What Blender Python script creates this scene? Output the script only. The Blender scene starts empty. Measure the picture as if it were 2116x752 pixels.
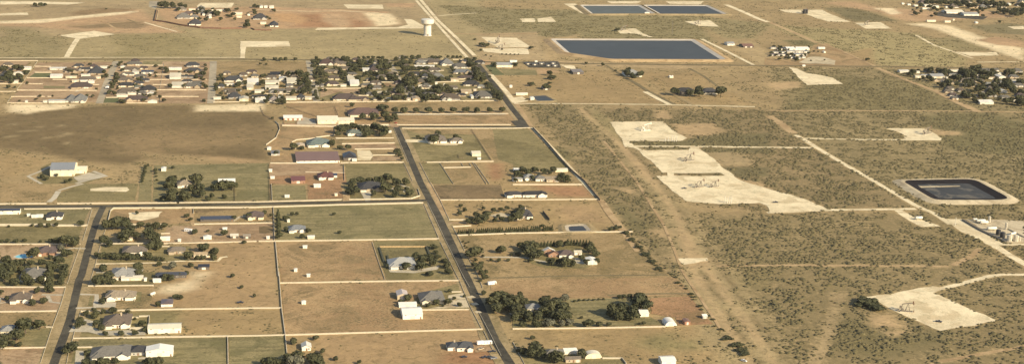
import bpy, bmesh, math, random
import numpy as np
from mathutils import Vector, Matrix
from mathutils.noise import noise as pnoise
random.seed(7); rng = np.random.default_rng(11)
S = bpy.context.scene; COL = S.collection
# ------------------------------------------------------------------ camera: an aircraft 420 m up; grid north = +Y, east = +X
F, CX, CY, CAMH = 3095.0, 1058.0, 376.0, 420.0
dY = Vector((498-CX, CY+420, -F)).normalized()
dX = Vector((18500-CX, CY-100, -F)); dX = (dX - dX.dot(dY)*dY).normalized()
dZ = dX.cross(dY)
R3 = Matrix((dX, dY, dZ))
EYE = Vector((0, 0, CAMH))
def P(px, py, z=0.0):                                   # the ground point (height z) that the photograph shows at px, py
    d = R3 @ Vector(((px-CX)/F, (CY-py)/F, -1.0))
    t = (z-CAMH)/d.z
    p = EYE + d*t
    return Vector((p.x, p.y, z))
def proj(v):
    c = R3.transposed() @ (Vector(v)-EYE)
    return (CX - F*c.x/c.z, CY + F*c.y/c.z)
K4 = 3.9585; K8 = 7.5185; K5 = 5.0148
TILES = {}
for r_, oy in zip('abcd', (0, 190, 380, 562)):
    for c_, ox in zip('0123', (0, 530, 1060, 1590)): TILES[r_+c_] = (ox, oy, K4)
TILES.update(u1=(0,118,K8), u2=(200,118,K8), u3=(430,118,K8), u4=(640,110,K8), u5=(790,110,K8), r1=(1846,120,K8), r2=(1846,0,K8),
             r3=(1580,70,K8), r4=(300,0,K8), r5=(1846,360,K5), e1=(1060,225,K5), e2=(390,410,K8), e3=(880,400,K5), e4=(1300,240,K5), e5=(900,60,K5), px=(0,0,1.0))
def T(t, x, y):
    ox, oy, k = TILES[t]; return (ox+x/k, oy+y/k)
def TP(t, x, y, z=0.0): return P(*T(t, x, y), z)
def pts(t, s):                                           # 'x,y x,y ...' in a map tile -> survey points
    return [T(t, *map(float, q.split(','))) for q in s.split()]
def chain(*a):                                           # several tiles in one line
    out = []
    for i in range(0, len(a), 2): out += pts(a[i], a[i+1])
    return out
# ------------------------------------------------------------------ helpers
def link(o, parent=None):
    COL.objects.link(o)
    if parent is not None: o.parent = parent
    return o
def tag(o, label=None, cat=None, group=None, kind=None):
    if label: o['label'] = label
    if cat: o['category'] = cat
    if group: o['group'] = group
    if kind: o['kind'] = kind
    return o
def empty(name, loc, rz=0.0):
    o = bpy.data.objects.new(name, None); o.location = loc; o.rotation_euler = (0, 0, rz); o.empty_display_size = 1
    return link(o)
def mesh_obj(name, V, Fc, mats, parent=None, mi=None, smooth=False, loc=(0,0,0)):
    me = bpy.data.meshes.new(name); me.from_pydata([tuple(v) for v in V], [], Fc)
    for m in (mats if isinstance(mats, (list, tuple)) else [mats]): me.materials.append(m)
    if mi is not None: me.polygons.foreach_set('material_index', mi)
    if smooth: me.polygons.foreach_set('use_smooth', [True]*len(me.polygons))
    me.update()
    o = bpy.data.objects.new(name, me); o.location = loc
    return link(o, parent)
class MB:
    def __init__(s): s.V = []; s.F = []; s.M = []
    def add(s, V, Fc, m=0):
        n = len(s.V); s.V += [tuple(v) for v in V]; s.F += [tuple(i+n for i in f) for f in Fc]; s.M += [m]*len(Fc)
    def box(s, x0, x1, y0, y1, z0, z1, m=0):
        s.add([(x0,y0,z0),(x1,y0,z0),(x1,y1,z0),(x0,y1,z0),(x0,y0,z1),(x1,y0,z1),(x1,y1,z1),(x0,y1,z1)],
              [(3,2,1,0),(4,5,6,7),(0,1,5,4),(1,2,6,5),(2,3,7,6),(3,0,4,7)], m)
    def bar(s, a, b, w, h=None, m=0):                     # a square bar between two points
        a, b = Vector(a), Vector(b); h = h or w; d = (b-a).normalized()
        u = d.cross(Vector((0,0,1))); u = u.normalized() if u.length > 1e-3 else Vector((1,0,0)); v = u.cross(d)
        V = [p + u*sx*w/2 + v*sy*h/2 for p in (a, b) for sx, sy in ((-1,-1),(1,-1),(1,1),(-1,1))]
        s.add(V, [(3,2,1,0),(4,5,6,7),(0,1,5,4),(1,2,6,5),(2,3,7,6),(3,0,4,7)], m)
    def lathe(s, prof, n=20, c=(0,0), m=0, ax='z'):       # prof: (radius, height)
        V = []; Fc = []
        for r, z in prof:
            for k in range(n):
                a = 2*math.pi*k/n
                V.append((c[0]+r*math.cos(a), c[1]+r*math.sin(a), z))
        for i in range(len(prof)-1):
            for k in range(n):
                Fc.append((i*n+k, i*n+(k+1)%n, (i+1)*n+(k+1)%n, (i+1)*n+k))
        Fc.append(tuple(range(n))[::-1]); Fc.append(tuple((len(prof)-1)*n+k for k in range(n)))
        if ax == 'x': V = [(z, y, x) for x, y, z in V]
        s.add(V, Fc, m)
    def build(s, name, mats, parent=None, smooth=False, loc=(0,0,0)):
        return mesh_obj(name, s.V, s.F, mats, parent, s.M, smooth, loc)
# ------------------------------------------------------------------ materials
def nodes(name):
    m = bpy.data.materials.new(name); m.use_nodes = True; nt = m.node_tree; b = nt.nodes['Principled BSDF']
    return m, nt, b
def N(nt, t, **kw):
    n = nt.nodes.new(t)
    for k, v in kw.items():
        if k.startswith('i_'): n.inputs[k[2:].replace('_', ' ')].default_value = v
        else: setattr(n, k, v)
    return n
def c4(c): return (c[0], c[1], c[2], 1.0)
def noise_n(nt, vec, scale, detail=4, rough=.6, dist=0.0):
    n = N(nt, 'ShaderNodeTexNoise', i_Scale=scale, i_Detail=detail, i_Roughness=rough, i_Distortion=dist); nt.links.new(vec, n.inputs['Vector']); return n.outputs['Fac']
def math_n(nt, op, a, b=None, clamp=False):
    n = N(nt, 'ShaderNodeMath', operation=op, use_clamp=clamp)
    for i, v in enumerate((a, b)):
        if v is None: continue
        if isinstance(v, (int, float)): n.inputs[i].default_value = v
        else: nt.links.new(v, n.inputs[i])
    return n.outputs[0]
def mixc(nt, fac, a, b, bt='MIX'):
    n = N(nt, 'ShaderNodeMix', data_type='RGBA', blend_type=bt)
    for s_, v in ((n.inputs[0], fac), (n.inputs[6], a), (n.inputs[7], b)):
        if isinstance(v, (int, float)): s_.default_value = v
        elif isinstance(v, tuple): s_.default_value = c4(v)
        else: nt.links.new(v, s_)
    return n.outputs[2]
def smooth_n(nt, v, a, b):
    n = N(nt, 'ShaderNodeMapRange', interpolation_type='SMOOTHSTEP', i_From_Min=a, i_From_Max=b); nt.links.new(v, n.inputs['Value']); return n.outputs[0]
def lin(r, g, b):
    f = lambda v: (v/255/12.92 if v/255 <= .04045 else ((v/255+.055)/1.055)**2.4)
    return (f(r), f(g), f(b))
_mats = {}
def plain(name, col, rough=.7, var=.18, scale=.6, metal=0.0, streak=None, per_object=0.0):
    if name in _mats: return _mats[name]
    m, nt, b = nodes(name)
    g = N(nt, 'ShaderNodeTexCoord').outputs['Object']
    if streak:
        mp = N(nt, 'ShaderNodeMapping'); mp.inputs['Scale'].default_value = streak; nt.links.new(g, mp.inputs['Vector']); g = mp.outputs[0]
    f = noise_n(nt, g, scale, 5, .65)
    lo = tuple(c*(1-var*1.3) for c in col); hi = tuple(min(.9, c*(1+var)) for c in col)
    o = mixc(nt, smooth_n(nt, f, .3, .7), lo, hi)
    if per_object:
        oi = N(nt, 'ShaderNodeObjectInfo').outputs['Random']
        o = mixc(nt, math_n(nt, 'MULTIPLY', oi, per_object), o, tuple(c*.45 for c in col))
    nt.links.new(o, b.inputs['Base Color']); b.inputs['Roughness'].default_value = rough; b.inputs['Metallic'].default_value = metal
    _mats[name] = m; return m
def land(name, c1, c2, c3=None, tuft=.0, tuftc=(.10,.09,.045), mow=0.0, sc=1.0):
    """dry ground: two soils blended over several scales, a third in patches, and small tufts"""
    if name in _mats: return _mats[name]
    m, nt, b = nodes(name)
    g = N(nt, 'ShaderNodeNewGeometry').outputs['Position']
    A = noise_n(nt, g, .011*sc, 6, .6, .6); B = noise_n(nt, g, .06*sc, 5, .6); C = noise_n(nt, g, .35*sc, 4, .65)
    f = math_n(nt, 'ADD', math_n(nt, 'ADD', math_n(nt, 'MULTIPLY', A, .5), math_n(nt, 'MULTIPLY', B, .33)), math_n(nt, 'MULTIPLY', C, .3))
    o = mixc(nt, smooth_n(nt, f, .46, .66), tuple(v*.90 for v in c1), tuple(v*1.04 for v in c2))
    if c3: 
        D = noise_n(nt, g, .02*sc, 7, .62, 1.2); o = mixc(nt, smooth_n(nt, D, .50, .62), o, tuple(v*.92 for v in c3))
    if mow:
        mp = N(nt, 'ShaderNodeMapping'); mp.inputs['Scale'].default_value = (.02, .5, 1); mp.inputs['Rotation'].default_value = (0, 0, .05); nt.links.new(g, mp.inputs['Vector'])
        E = noise_n(nt, mp.outputs[0], .35, 5, .6); o = mixc(nt, math_n(nt, 'MULTIPLY', smooth_n(nt, E, .45, .62), mow), o, tuple(v*.72 for v in c1))
    if tuft:
        G = noise_n(nt, g, .45, 3, .7); H = noise_n(nt, g, .03, 4, .6)
        th = math_n(nt, 'ADD', G, math_n(nt, 'MULTIPLY', math_n(nt, 'SUBTRACT', H, .5), .5))
        o = mixc(nt, math_n(nt, 'MULTIPLY', smooth_n(nt, th, .53, .66), min(1, tuft*2.0)), o, tuftc)
    if tuft:                                              # drier and greener patches a few metres across
        M = noise_n(nt, g, .11, 6, .72, 1.3); o = mixc(nt, math_n(nt, 'MULTIPLY', smooth_n(nt, M, .50, .66), min(1, .45+tuft)), o, mixc(nt, 1.0, o, (.58,.62,.58), 'MULTIPLY'))
        M2 = noise_n(nt, g, .05, 6, .7, .8); o = mixc(nt, math_n(nt, 'MULTIPLY', smooth_n(nt, M2, .54, .68), .55), o, mixc(nt, 1.0, o, (1.22,1.18,1.15), 'MULTIPLY'))
    nt.links.new(o, b.inputs['Base Color']); b.inputs['Roughness'].default_value = .95
    b.inputs['Specular IOR Level'].default_value = .1
    bp = N(nt, 'ShaderNodeBump', i_Strength=.35, i_Distance=1.2); nt.links.new(C, bp.inputs['Height']); nt.links.new(bp.outputs[0], b.inputs['Normal'])
    _mats[name] = m; return m
# soils and crops (real reflectances)
TAN = (.315,.222,.105); ORANGE = (.335,.218,.108); RED = (.31,.185,.094); OLIVE = (.235,.192,.085); GREEN = (.235,.20,.094); CREAM = (.71,.59,.37); PINK = (.36,.24,.135); BROWN = (.20,.14,.072)
L = dict(
 tan=land('dry_pasture', TAN, (.36,.255,.125), (.25,.185,.085), tuft=.35),
 orange=land('orange_soil', ORANGE, (.39,.265,.132), (.285,.20,.098), tuft=.3),
 red=land('red_soil', RED, (.38,.225,.115), (.25,.165,.08), tuft=.25),
 pink=land('pinkish_dirt', PINK, (.42,.295,.17), (.30,.20,.11), tuft=.2),
 olive=land('olive_pasture', OLIVE, (.28,.225,.105), (.19,.155,.068), tuft=.35, mow=.5),
 green=land('green_pasture', GREEN, (.29,.235,.112), (.195,.17,.077), tuft=.3, mow=.7),
 lawn=land('watered_lawn', (.125,.135,.06), (.16,.16,.072), None, tuft=.3, tuftc=(.06,.07,.03)),
 brown=land('ploughed_brown', BROWN, (.25,.175,.09), (.16,.115,.06), tuft=.35),
 cream=land('caliche', CREAM, (.76,.64,.41), (.62,.50,.30), tuft=.10, tuftc=(.46,.37,.23), sc=1.5),
 gravel=land('pale_gravel', (.47,.385,.245), (.55,.46,.30), (.40,.32,.20), sc=2),
 concrete=land('driveway_concrete', (.43,.375,.27), (.50,.44,.32), None, sc=3),
 asphalt=land('asphalt', (.066,.060,.046), (.095,.085,.062), (.052,.048,.037), sc=2.5),
 oldasphalt=land('worn_asphalt', (.36,.305,.21), (.42,.355,.24), (.31,.26,.18), sc=1.5),
 darktrack=land('dark_track', (.17,.135,.07), (.21,.165,.085), None, sc=2),
 track=land('dirt_track', (.40,.275,.14), (.45,.32,.17), (.34,.23,.115), sc=2),
 verge=land('dry_verge', (.33,.245,.125), (.38,.285,.15), (.26,.20,.095), tuft=.3),
)
def water_mat(name, col, rough=.12, silt=None):
    m, nt, b = nodes(name); g = N(nt, 'ShaderNodeNewGeometry').outputs['Position']
    f = noise_n(nt, g, .02, 4, .6, 1.0)
    o = mixc(nt, f, tuple(c*.75 for c in col), tuple(c*1.25 for c in col))
    if silt: o = mixc(nt, smooth_n(nt, noise_n(nt, g, .045, 6, .65, 1.5), .50, .60), o, silt)
    nt.links.new(o, b.inputs['Base Color'])
    b.inputs['Roughness'].default_value = rough; b.inputs['IOR'].default_value = 1.33; b.inputs['Specular IOR Level'].default_value = .05
    bp = N(nt, 'ShaderNodeBump', i_Strength=.25, i_Distance=.3); nt.links.new(noise_n(nt, g, .5, 3, .6), bp.inputs['Height']); nt.links.new(bp.outputs[0], b.inputs['Normal'])
    return m
WATER = water_mat('pond_water', (.062,.072,.078), .5); WATER2 = water_mat('teal_water', (.10,.112,.105), .5); POOL = water_mat('pool_water', (.20,.50,.58), .08)
# ------------------------------------------------------------------ ground sheets; each also clears the scrub under it
CLEAR = []                                                # world polygons without bushes
GX0, GY0, GC, GNX, GNY = -1800.0, 600.0, 10.0, 520, 360
ZMAP = np.zeros((GNX, GNY), np.float32)                  # how high the sheets already lie, so that each new one lies 5 mm above those it crosses
def inside(poly, X, Y):
    r = np.zeros(X.shape, bool); n = len(poly); j = n-1
    for i in range(n):
        xi, yi = poly[i]; xj, yj = poly[j]
        if yi != yj: r ^= ((yi > Y) != (yj > Y)) & (X < (xj-xi)*(Y-yi)/(yj-yi)+xi)
        j = i
    return r
def lay(poly, step=.005):
    a = np.array(poly); lo = np.clip(((a.min(0)-(GX0, GY0))/GC).astype(int)-1, 0, (GNX-1, GNY-1)); hi = np.clip(((a.max(0)-(GX0, GY0))/GC).astype(int)+2, 1, (GNX, GNY))
    ix, iy = np.meshgrid(np.arange(lo[0], hi[0]), np.arange(lo[1], hi[1]), indexing='ij')
    m = inside(poly, GX0+(ix+.5)*GC, GY0+(iy+.5)*GC)
    n = len(a)
    for i in range(n):
        p, q = a[i], a[(i+1) % n]; k = max(1, int(np.hypot(*(q-p))/5))
        for f in np.linspace(0, 1, k+1):
            c = ((p+(q-p)*f-(GX0, GY0))/GC).astype(int)-lo
            m[max(0, c[0]-1):max(0, c[0]+2), max(0, c[1]-1):max(0, c[1]+2)] = True
    if not m.any(): return .02
    sub = ZMAP[lo[0]:hi[0], lo[1]:hi[1]]; z = float(sub[m].max())+step; sub[m] = z
    return .015+z
def ragged(poly, amp, step=7.0):
    out = []
    n = len(poly)
    for i in range(n):
        a, b = poly[i], poly[(i+1) % n]; L_ = (b-a).length; k = max(1, int(L_/step))
        nn = Vector((-(b-a).y, (b-a).x, 0)).normalized() if L_ > 1e-6 else Vector((0,0,0))
        for j in range(k):
            p = a.lerp(b, j/k)
            w = amp*(pnoise((p.x*.035, p.y*.035, 1.7)) + .8*pnoise((p.x*.15, p.y*.15, 4.1)))*1.3
            out.append(p + nn*w*(0.4 if j == 0 else 1))
    return out
def sheet(name, mat, poly, amp=1.0, clear=True, z=None):
    Q = ragged([P(*q) for q in poly], amp) if amp else [P(*q) for q in poly]
    if z is None: z = lay([(v.x, v.y) for v in Q])
    if clear: CLEAR.append([(v.x, v.y) for v in Q])
    area = sum(Q[i].x*Q[(i+1) % len(Q)].y - Q[(i+1) % len(Q)].x*Q[i].y for i in range(len(Q)))
    if area < 0: Q = Q[::-1]
    from mathutils.geometry import tessellate_polygon
    tri = tessellate_polygon([[Vector((v.x, v.y, 0)) for v in Q]])
    V = [(v.x, v.y, z) for v in Q]
    Fc = []
    for a, b, c in tri:
        cr = (Q[b]-Q[a]).cross(Q[c]-Q[a]).z
        if abs(cr) < 1e-6: continue
        Fc.append((a, b, c) if cr > 0 else (a, c, b))
    return tag(mesh_obj(name, V, Fc, mat), kind='structure')
def strip(name, mat, line, w, amp=.5, z=None, clear=True, w2=None):
    A = [P(*q) for q in line]; D = []
    for i in range(len(A)-1):
        k = max(1, int((A[i+1]-A[i]).length/9))
        D += [A[i].lerp(A[i+1], j/k) for j in range(k)]
    D.append(A[-1]); n = len(D); Lf = []; Rt = []
    for i, p in enumerate(D):
        d = (D[min(n-1, i+1)] - D[max(0, i-1)]); d.normalize(); s = Vector((-d.y, d.x, 0))
        ww = (w if w2 is None else w+(w2-w)*i/(n-1))/2
        Lf.append(p + s*(ww + amp*pnoise((p.x*.08, p.y*.08, 2.2)))); Rt.append(p - s*(ww + amp*pnoise((p.x*.08, p.y*.08, 7.9))))
    if z is None: z = lay([(v.x, v.y) for v in Lf+Rt[::-1]])
    V = [(v.x, v.y, z) for v in Lf] + [(v.x, v.y, z) for v in Rt]
    Fc = [(n+i, n+i+1, i+1, i) for i in range(n-1)]
    if clear: CLEAR.append([(v.x, v.y) for v in Lf+Rt[::-1]])
    return tag(mesh_obj(name, V, Fc, mat), kind='structure')
# ------------------------------------------------------------------ palette for buildings
RC = dict(brown=(.175,.135,.098), taupe=(.215,.175,.13), tan=(.33,.265,.18), grey=(.20,.185,.155), lgrey=(.33,.32,.285), dark=(.060,.058,.058), slate=(.085,.088,.092),
          navy=(.055,.062,.080), plum=(.135,.098,.085), redbrown=(.145,.088,.072), maroon=(.16,.065,.055), sage=(.16,.18,.145), teal=(.15,.185,.165), white=(.78,.74,.63),
          cream=(.68,.61,.45), bluegrey=(.22,.23,.235), pink=(.48,.40,.34), rust=(.215,.115,.07), black=(.035,.034,.036), buff=(.50,.38,.23))
WC = dict(white=(.80,.74,.60), cream=(.72,.62,.42), tan=(.52,.41,.27), brick=(.33,.19,.12), stone=(.45,.36,.24), grey=(.42,.39,.33), rust=(.34,.17,.10), dark=(.12,.10,.08))
def roofm(c, metal=False, dim=False):
    if dim and metal and c in ('white', 'cream', 'buff'): return plain('dusty_metal_roof_'+c, tuple(v*.8 for v in RC[c]), .6, .12, .25, 0, (1.0, .08, .3), .3)
    if dim and not metal and c not in ('white', 'cream', 'buff'): return plain('weathered_roof_'+c, tuple(v*.50 for v in RC[c]), .9, .2, .7, 0, None, .25)
    if metal: return plain('metal_roof_'+c, RC[c], .45, .05, .25, .0, (1.0, .08, .3), .12)
    return plain('shingle_roof_'+c, tuple(v*.78 for v in RC[c]), .85, .2, .7, 0, None, .25)
def wallm(c, dim=False):
    if dim: return plain('dusty_wall_'+c, tuple(v*.82 for v in (WC.get(c) or RC[c])), .9, .1, .5, 0, None, .25)
    return plain('wall_finish_'+c, WC.get(c) or RC[c], .85, .06, .5, 0, None, .12)
GLASS, nt_, b_ = nodes('window_glass'); b_.inputs['Base Color'].default_value = (.03,.035,.04,1); b_.inputs['Roughness'].default_value = .12
TRIM = plain('white_trim', (.75,.70,.58), .6, .04); DOORM = plain('brown_door', (.20,.11,.06), .6, .1); GDOOR = plain('garage_door_panel', (.66,.60,.48), .55, .05, .5, 0, (.2,.2,5)); DARKOPEN = plain('dark_interior', (.03,.027,.022), .9, .1)
HOUSES = []                                               # (px, py, short name, scale)
_unit = {}
def unit_box(name, mat):                                  # one shared mesh per kind of small part, centred on x, standing on z = 0, proud to -y
    if name not in _unit:
        b = MB(); b.box(-.5, .5, -1, .02, 0, 1)
        me = bpy.data.meshes.new(name); me.from_pydata(b.V, [], b.F); me.materials.append(mat); _unit[name] = me
    return _unit[name]
def small(name, mat, parent, x, y, z, w, h, t=.07, rz=0.0):
    o = bpy.data.objects.new(name, unit_box(name+mat.name, mat)); o.location = (x, y, z); o.scale = (w, t, h); o.rotation_euler = (0, 0, rz)
    return link(o, parent)
def window(par, x, y, z, w=1.5, h=1.25, rz=0.0):
    f = small('window', TRIM, par, x, y, z, w, h, .06, rz)
    g = bpy.data.objects.new('pane', unit_box('pane'+GLASS.name, GLASS)); g.location = (0, -.2, .09); g.scale = (.84, 1.25, .82); link(g, f)
    return f
def roof_hip(b, x0, x1, y0, y1, z, slope, m=0, fas=.22):
    W, D = x1-x0, y1-y0; h = min(W, D)/2*slope; zb = z-.04; zt = z+fas
    V = [(x0,y0,zb),(x1,y0,zb),(x1,y1,zb),(x0,y1,zb),(x0,y0,zt),(x1,y0,zt),(x1,y1,zt),(x0,y1,zt)]
    if W >= D: V += [(x0+D/2,(y0+y1)/2,zt+h),(x1-D/2+.02,(y0+y1)/2,zt+h)]; sl = [(4,5,9,8),(5,6,9),(6,7,8,9),(7,4,8)]
    else: V += [((x0+x1)/2,y0+W/2,zt+h),((x0+x1)/2,y1-W/2+.02,zt+h)]; sl = [(4,5,8),(5,6,9,8),(6,7,9),(7,4,8,9)]
    b.add(V, [(3,2,1,0),(0,1,5,4),(1,2,6,5),(2,3,7,6),(3,0,4,7)]+sl, m)
    return zt+h
def gable_walls(b, x0, x1, y0, y1, z, rise, along, m=0):  # the pentagonal prism under a gable roof
    if along == 'y': e = [(x0,y0,0),(x1,y0,0),(x1,y0,z),((x0+x1)/2,y0,z+rise),(x0,y0,z)]; f = [(x,y1,q) for x, y, q in e]
    else: e = [(x1,y0,0),(x1,y1,0),(x1,y1,z),(x1,(y0+y1)/2,z+rise),(x1,y0,z)]; f = [(x0,y,q) for x, y, q in e]
    b.add(e+f, [(0,1,2,3,4),(9,8,7,6,5)]+[((i+1) % 5, i, i+5, (i+1) % 5+5) for i in range(5)], m)
def roof_gable(b, x0, x1, y0, y1, z, rise, along, oh=.5, t=.16, m=0):
    if along == 'y': x0, x1, y0, y1, sw = y0, y1, x0, x1, True
    else: sw = False
    c = (y0+y1)/2; hw = (y1-y0)/2; sl = rise/hw; zo = z-oh*sl+.03
    e = [(y0-oh,zo),(c,z+rise+.03),(y1+oh,zo),(y1+oh,zo+t),(c,z+rise+.03+t),(y0-oh,zo+t)]
    A = [(x0-oh,y,q) for y, q in e]; B = [(x1+oh,y,q) for y, q in e]
    V = A+B
    if sw: V = [(y,x,q) for x, y, q in V]
    b.add(V, [(0,1,4,5),(1,2,3,4),(11,10,7,6),(10,9,8,7)]+[(i,i+6,(i+1) % 6+6,(i+1) % 6) for i in range(6)], m)
def solve_depth(x, y0, h, yt, style, W, slope):
    def top(D):
        if style in ('gabley',): return proj((x, y0+D, h+W/2*slope))[1]
        if style == 'flat': return proj((x, y0+D, h))[1]
        if style == 'shed': return proj((x, y0+D, h+.9))[1]
        if style == 'quonset': return proj((x, y0+D, h))[1]
        return proj((x, y0+D/2, h+min(D, W)/2*slope))[1]
    lo, hi = 3.0, 60.0
    for _ in range(40):
        mid = (lo+hi)/2
        if top(mid) > yt: lo = mid
        else: hi = mid
    return lo
def auto_sn(roof, kind): return f'{roof}-roofed {kind}'
def house(t, x0, x1, yb, yt, style='hip', roof='grey', wall='white', sn=None, where='', name=None, cat='house', h=None, slope=None, wings=None, near=True, group=None, doors=None, maxd=None, metal=None, chim=False, garage=None):
    q0 = T(t, x0, yb); q1 = T(t, x1, yb); a = P(*q0); b = P(*q1); W = abs(b.x-a.x); y0 = (a.y+b.y)/2; xc = (a.x+b.x)/2
    barn = name in ('barn', 'shed', 'warehouse', 'stable', 'workshop', 'carport')
    h = h or (3.6 if barn else 3.0); slope = slope or (.22 if barn else .5)
    D = solve_depth(xc, y0, h, T(t, x0, yt)[1], style, W, slope)
    D = min(D, maxd or (max(9, W*1.15) if not barn else max(8, W*1.4))); D = max(D, min(5.0, W*.7))
    name = name or 'house'; r = random.Random(int(q0[0]*13+q0[1]*7))
    metal = barn if metal is None else metal
    dim = bool(sn) and (sn.endswith('block') or sn.endswith('hamlet')); R, Wm = roofm(roof, metal, dim), wallm(wall, dim)
    if sn and len((sn+' '+where).split()) < 4: where = (where+' with pale walls').strip() if not barn else (where+' standing in the yard').strip()
    root = empty(name, (xc, y0+D/2, 0)); tag(root, (sn + (' ' + where if where else '')) if sn else None, cat, group)
    X, Y = W/2, D/2; wb = MB(); rb = MB(); oh = .55 if not barn else .3
    if wings is None: wings = 2 if (style == 'hip' and near and W > 15) else (1 if style == 'hip' and W > 11 else 0)
    fy = -Y
    if style == 'hip':
        pr = min(3.2, D*.2) if wings else 0; fy = -Y+pr
        wb.box(-X, X, fy, Y, 0, h); zt = roof_hip(rb, -X-oh, X+oh, fy-oh, Y+oh, h, slope)
        slots = [(.05, .33), (.66, .95)] if wings == 2 else [((.06, .36) if r.random() < .5 else (.62, .94))]
        for k in range(wings):
            s0, s1 = slots[k]; wx0, wx1 = -X+W*s0, -X+W*s1; hw = (wx1-wx0)/2; yf = -Y + (0 if k == 0 else pr*.35)
            if (k + int(q0[0])) % 2 == 0:
                wb.box(wx0, wx1, yf, fy+.3, 0, h-.03-.01*k); roof_hip(rb, wx0-oh, wx1+oh, yf-oh, min(Y, fy+hw*1.6+2), h-.012*(k+1), slope*1.03)
            else:
                gable_walls(wb, wx0, wx1, yf, fy+1.0, h-.03-.01*k, hw*slope*1.05, 'y'); roof_gable(rb, wx0, wx1, yf, min(Y, fy+hw*1.5), h-.015*(k+1), hw*slope*1.05, 'y', oh*.8)
        if near and W > 17:
            wx0, wx1 = (-X, -X+W*.36) if r.random() < .5 else (X-W*.36, X); e = .004
            wb.box(wx0+.01, wx1-.01, Y-.5, Y+3.5, 0, h-.05); roof_hip(rb, wx0-oh+.02, wx1+oh-.02, Y-D*.4, Y+3.5+oh, h-.03, slope*.98)
    elif style == 'gable':
        gable_walls(wb, -X, X, -Y, Y, h, Y*slope, 'x'); roof_gable(rb, -X, X, -Y, Y, h, Y*slope, 'x', oh); zt = h+Y*slope
    elif style == 'gabley':
        gable_walls(wb, -X, X, -Y, Y, h, X*slope, 'y'); roof_gable(rb, -X, X, -Y, Y, h, X*slope, 'y', oh); zt = h+X*slope
    elif style == 'flat':
        wb.box(-X, X, -Y, Y, 0, h); rb.box(-X-oh, X+oh, -Y-oh, Y+oh, h-.05, h+.25); zt = h+.25
        for k in range(max(1, int(W/8))): 
            ux = -X*.7+W*.7*(k+.5)/max(1, int(W/8)); rb.box(ux-.7, ux+.7, -.6, .6, h+.2, h+1.0)
    elif style == 'shed':
        wb.box(-X, X, -Y, Y, 0, h); zt = h+.9
        rb.add([(-X-oh,-Y-oh,h-.05),(X+oh,-Y-oh,h-.05),(X+oh,Y+oh,h+.85),(-X-oh,Y+oh,h+.85),(-X-oh,-Y-oh,h+.12),(X+oh,-Y-oh,h+.12),(X+oh,Y+oh,h+1.0),(-X-oh,Y+oh,h+1.0)],
               [(3,2,1,0),(4,5,6,7),(0,1,5,4),(1,2,6,5),(2,3,7,6),(3,0,4,7)])
    elif style == 'quonset':                               # arched steel sheet, axis north-south
        n = 14; e = [(-X*math.cos(math.pi*i/n), max(.05, h*math.sin(math.pi*i/n)**.8)) for i in range(n+1)]
        V = [(x, -Y, z) for x, z in e]+[(x, Y, z) for x, z in e]
        rb.add(V, [(i, i+1, n+2+i, n+1+i) for i in range(n)])
        e2 = [(x*.985, z*.985) for x, z in e]; V = [(x, -Y+.15, z) for x, z in e2]+[(x, Y-.15, z) for x, z in e2]
        wb.add(V, [tuple(range(n+1)), tuple(range(2*n+1, n, -1))]); zt = h
    wo = wb.build('wall', Wm, root); ro = rb.build('roof', R, root)
    if not near and W < 9: pass
    # openings on the front, and on the west gable end
    if style == 'quonset': small('roller_door', GDOOR, root, 0, -Y+.15, 0, min(3.4, W*.45), min(3.2, h*.7), .1)
    elif barn:
        nd = doors if doors is not None else max(1, int(W/9))
        for k in range(nd):
            dx = -X+W*(k+.5)/nd; small('roller_door', GDOOR, root, dx, -Y, 0, min(3.6, W*.35), min(3.3, h*.85), .08)
        if near and W > 12:
            small('side_door', DOORM, root, X-1.6, -Y, 0, 1.0, 2.1, .08)
            for k in range(max(1, int(W/7))): small('skylight_vent', GLASS, root, -X+W*(k+.3)/max(1, int(W/7)), -Y, h-.75, 1.2, .45, .06)
    else:
        nd = (2 if W > 18 else 1) if garage is None else garage; side = r.random() < .5
        lo, hi = -X+.8, X-.8
        if style == 'hip' and wings: yw = fy
        else: yw = -Y
        for k in range(nd):
            gx = (X-W*.2-k*3.4) if side else (-X+W*.2+k*3.4)
            gy = -Y if (style != 'hip' or not wings) else fy
            if style == 'hip' and wings == 2: gx = (-X+W*.19+ (k-.5*(nd-1))*3.0); gy = -Y
            small('garage_door', GDOOR, root, gx, gy, 0, 2.7, 2.3, .09)
        fd = small('front_door', DOORM, root, W*.03, yw, 0, 1.15, 2.15, .09)
        nw = min(5, max(1, int(W/5)))
        for k in range(nw):
            wx = -X+W*(k+.5)/nw
            if abs(wx-W*.03) < 1.3: wx += 1.9
            if nd and style != 'hip' and abs(wx-((X-W*.2) if side else (-X+W*.2))) < 2.3: continue
            window(root, wx, yw, .95, 1.5, 1.25)
        if near: window(root, -X, .0, .95, 1.6, 1.25, math.radians(-90)); window(root, X, .5, .95, 1.6, 1.25, math.radians(90))
    if chim or (near and not barn and style == 'hip' and r.random() < .4):
        cb = MB(); cb.box(-.55, .55, -.45, .45, h, zt+.9); cb.box(-.68, .68, -.58, .58, zt+.9, zt+1.08); o = cb.build('chimney', wallm('stone'), ro); o.location = (X*.3, .7, 0)
    cxp, cyp = proj((xc, y0+D*.3, h*.5)); HOUSES.append((cxp, cyp, sn, abs(q1[0]-q0[0])))
    return root, W, D, y0
def shed(t, x0, x1, yb, yt, roof='white', wall='white', sn='', style='gable', h=2.5, **k):
    return house(t, x0, x1, yb, yt, style, roof, wall, sn, name='shed', cat='shed', h=h, near=False, **k)[0]
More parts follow.
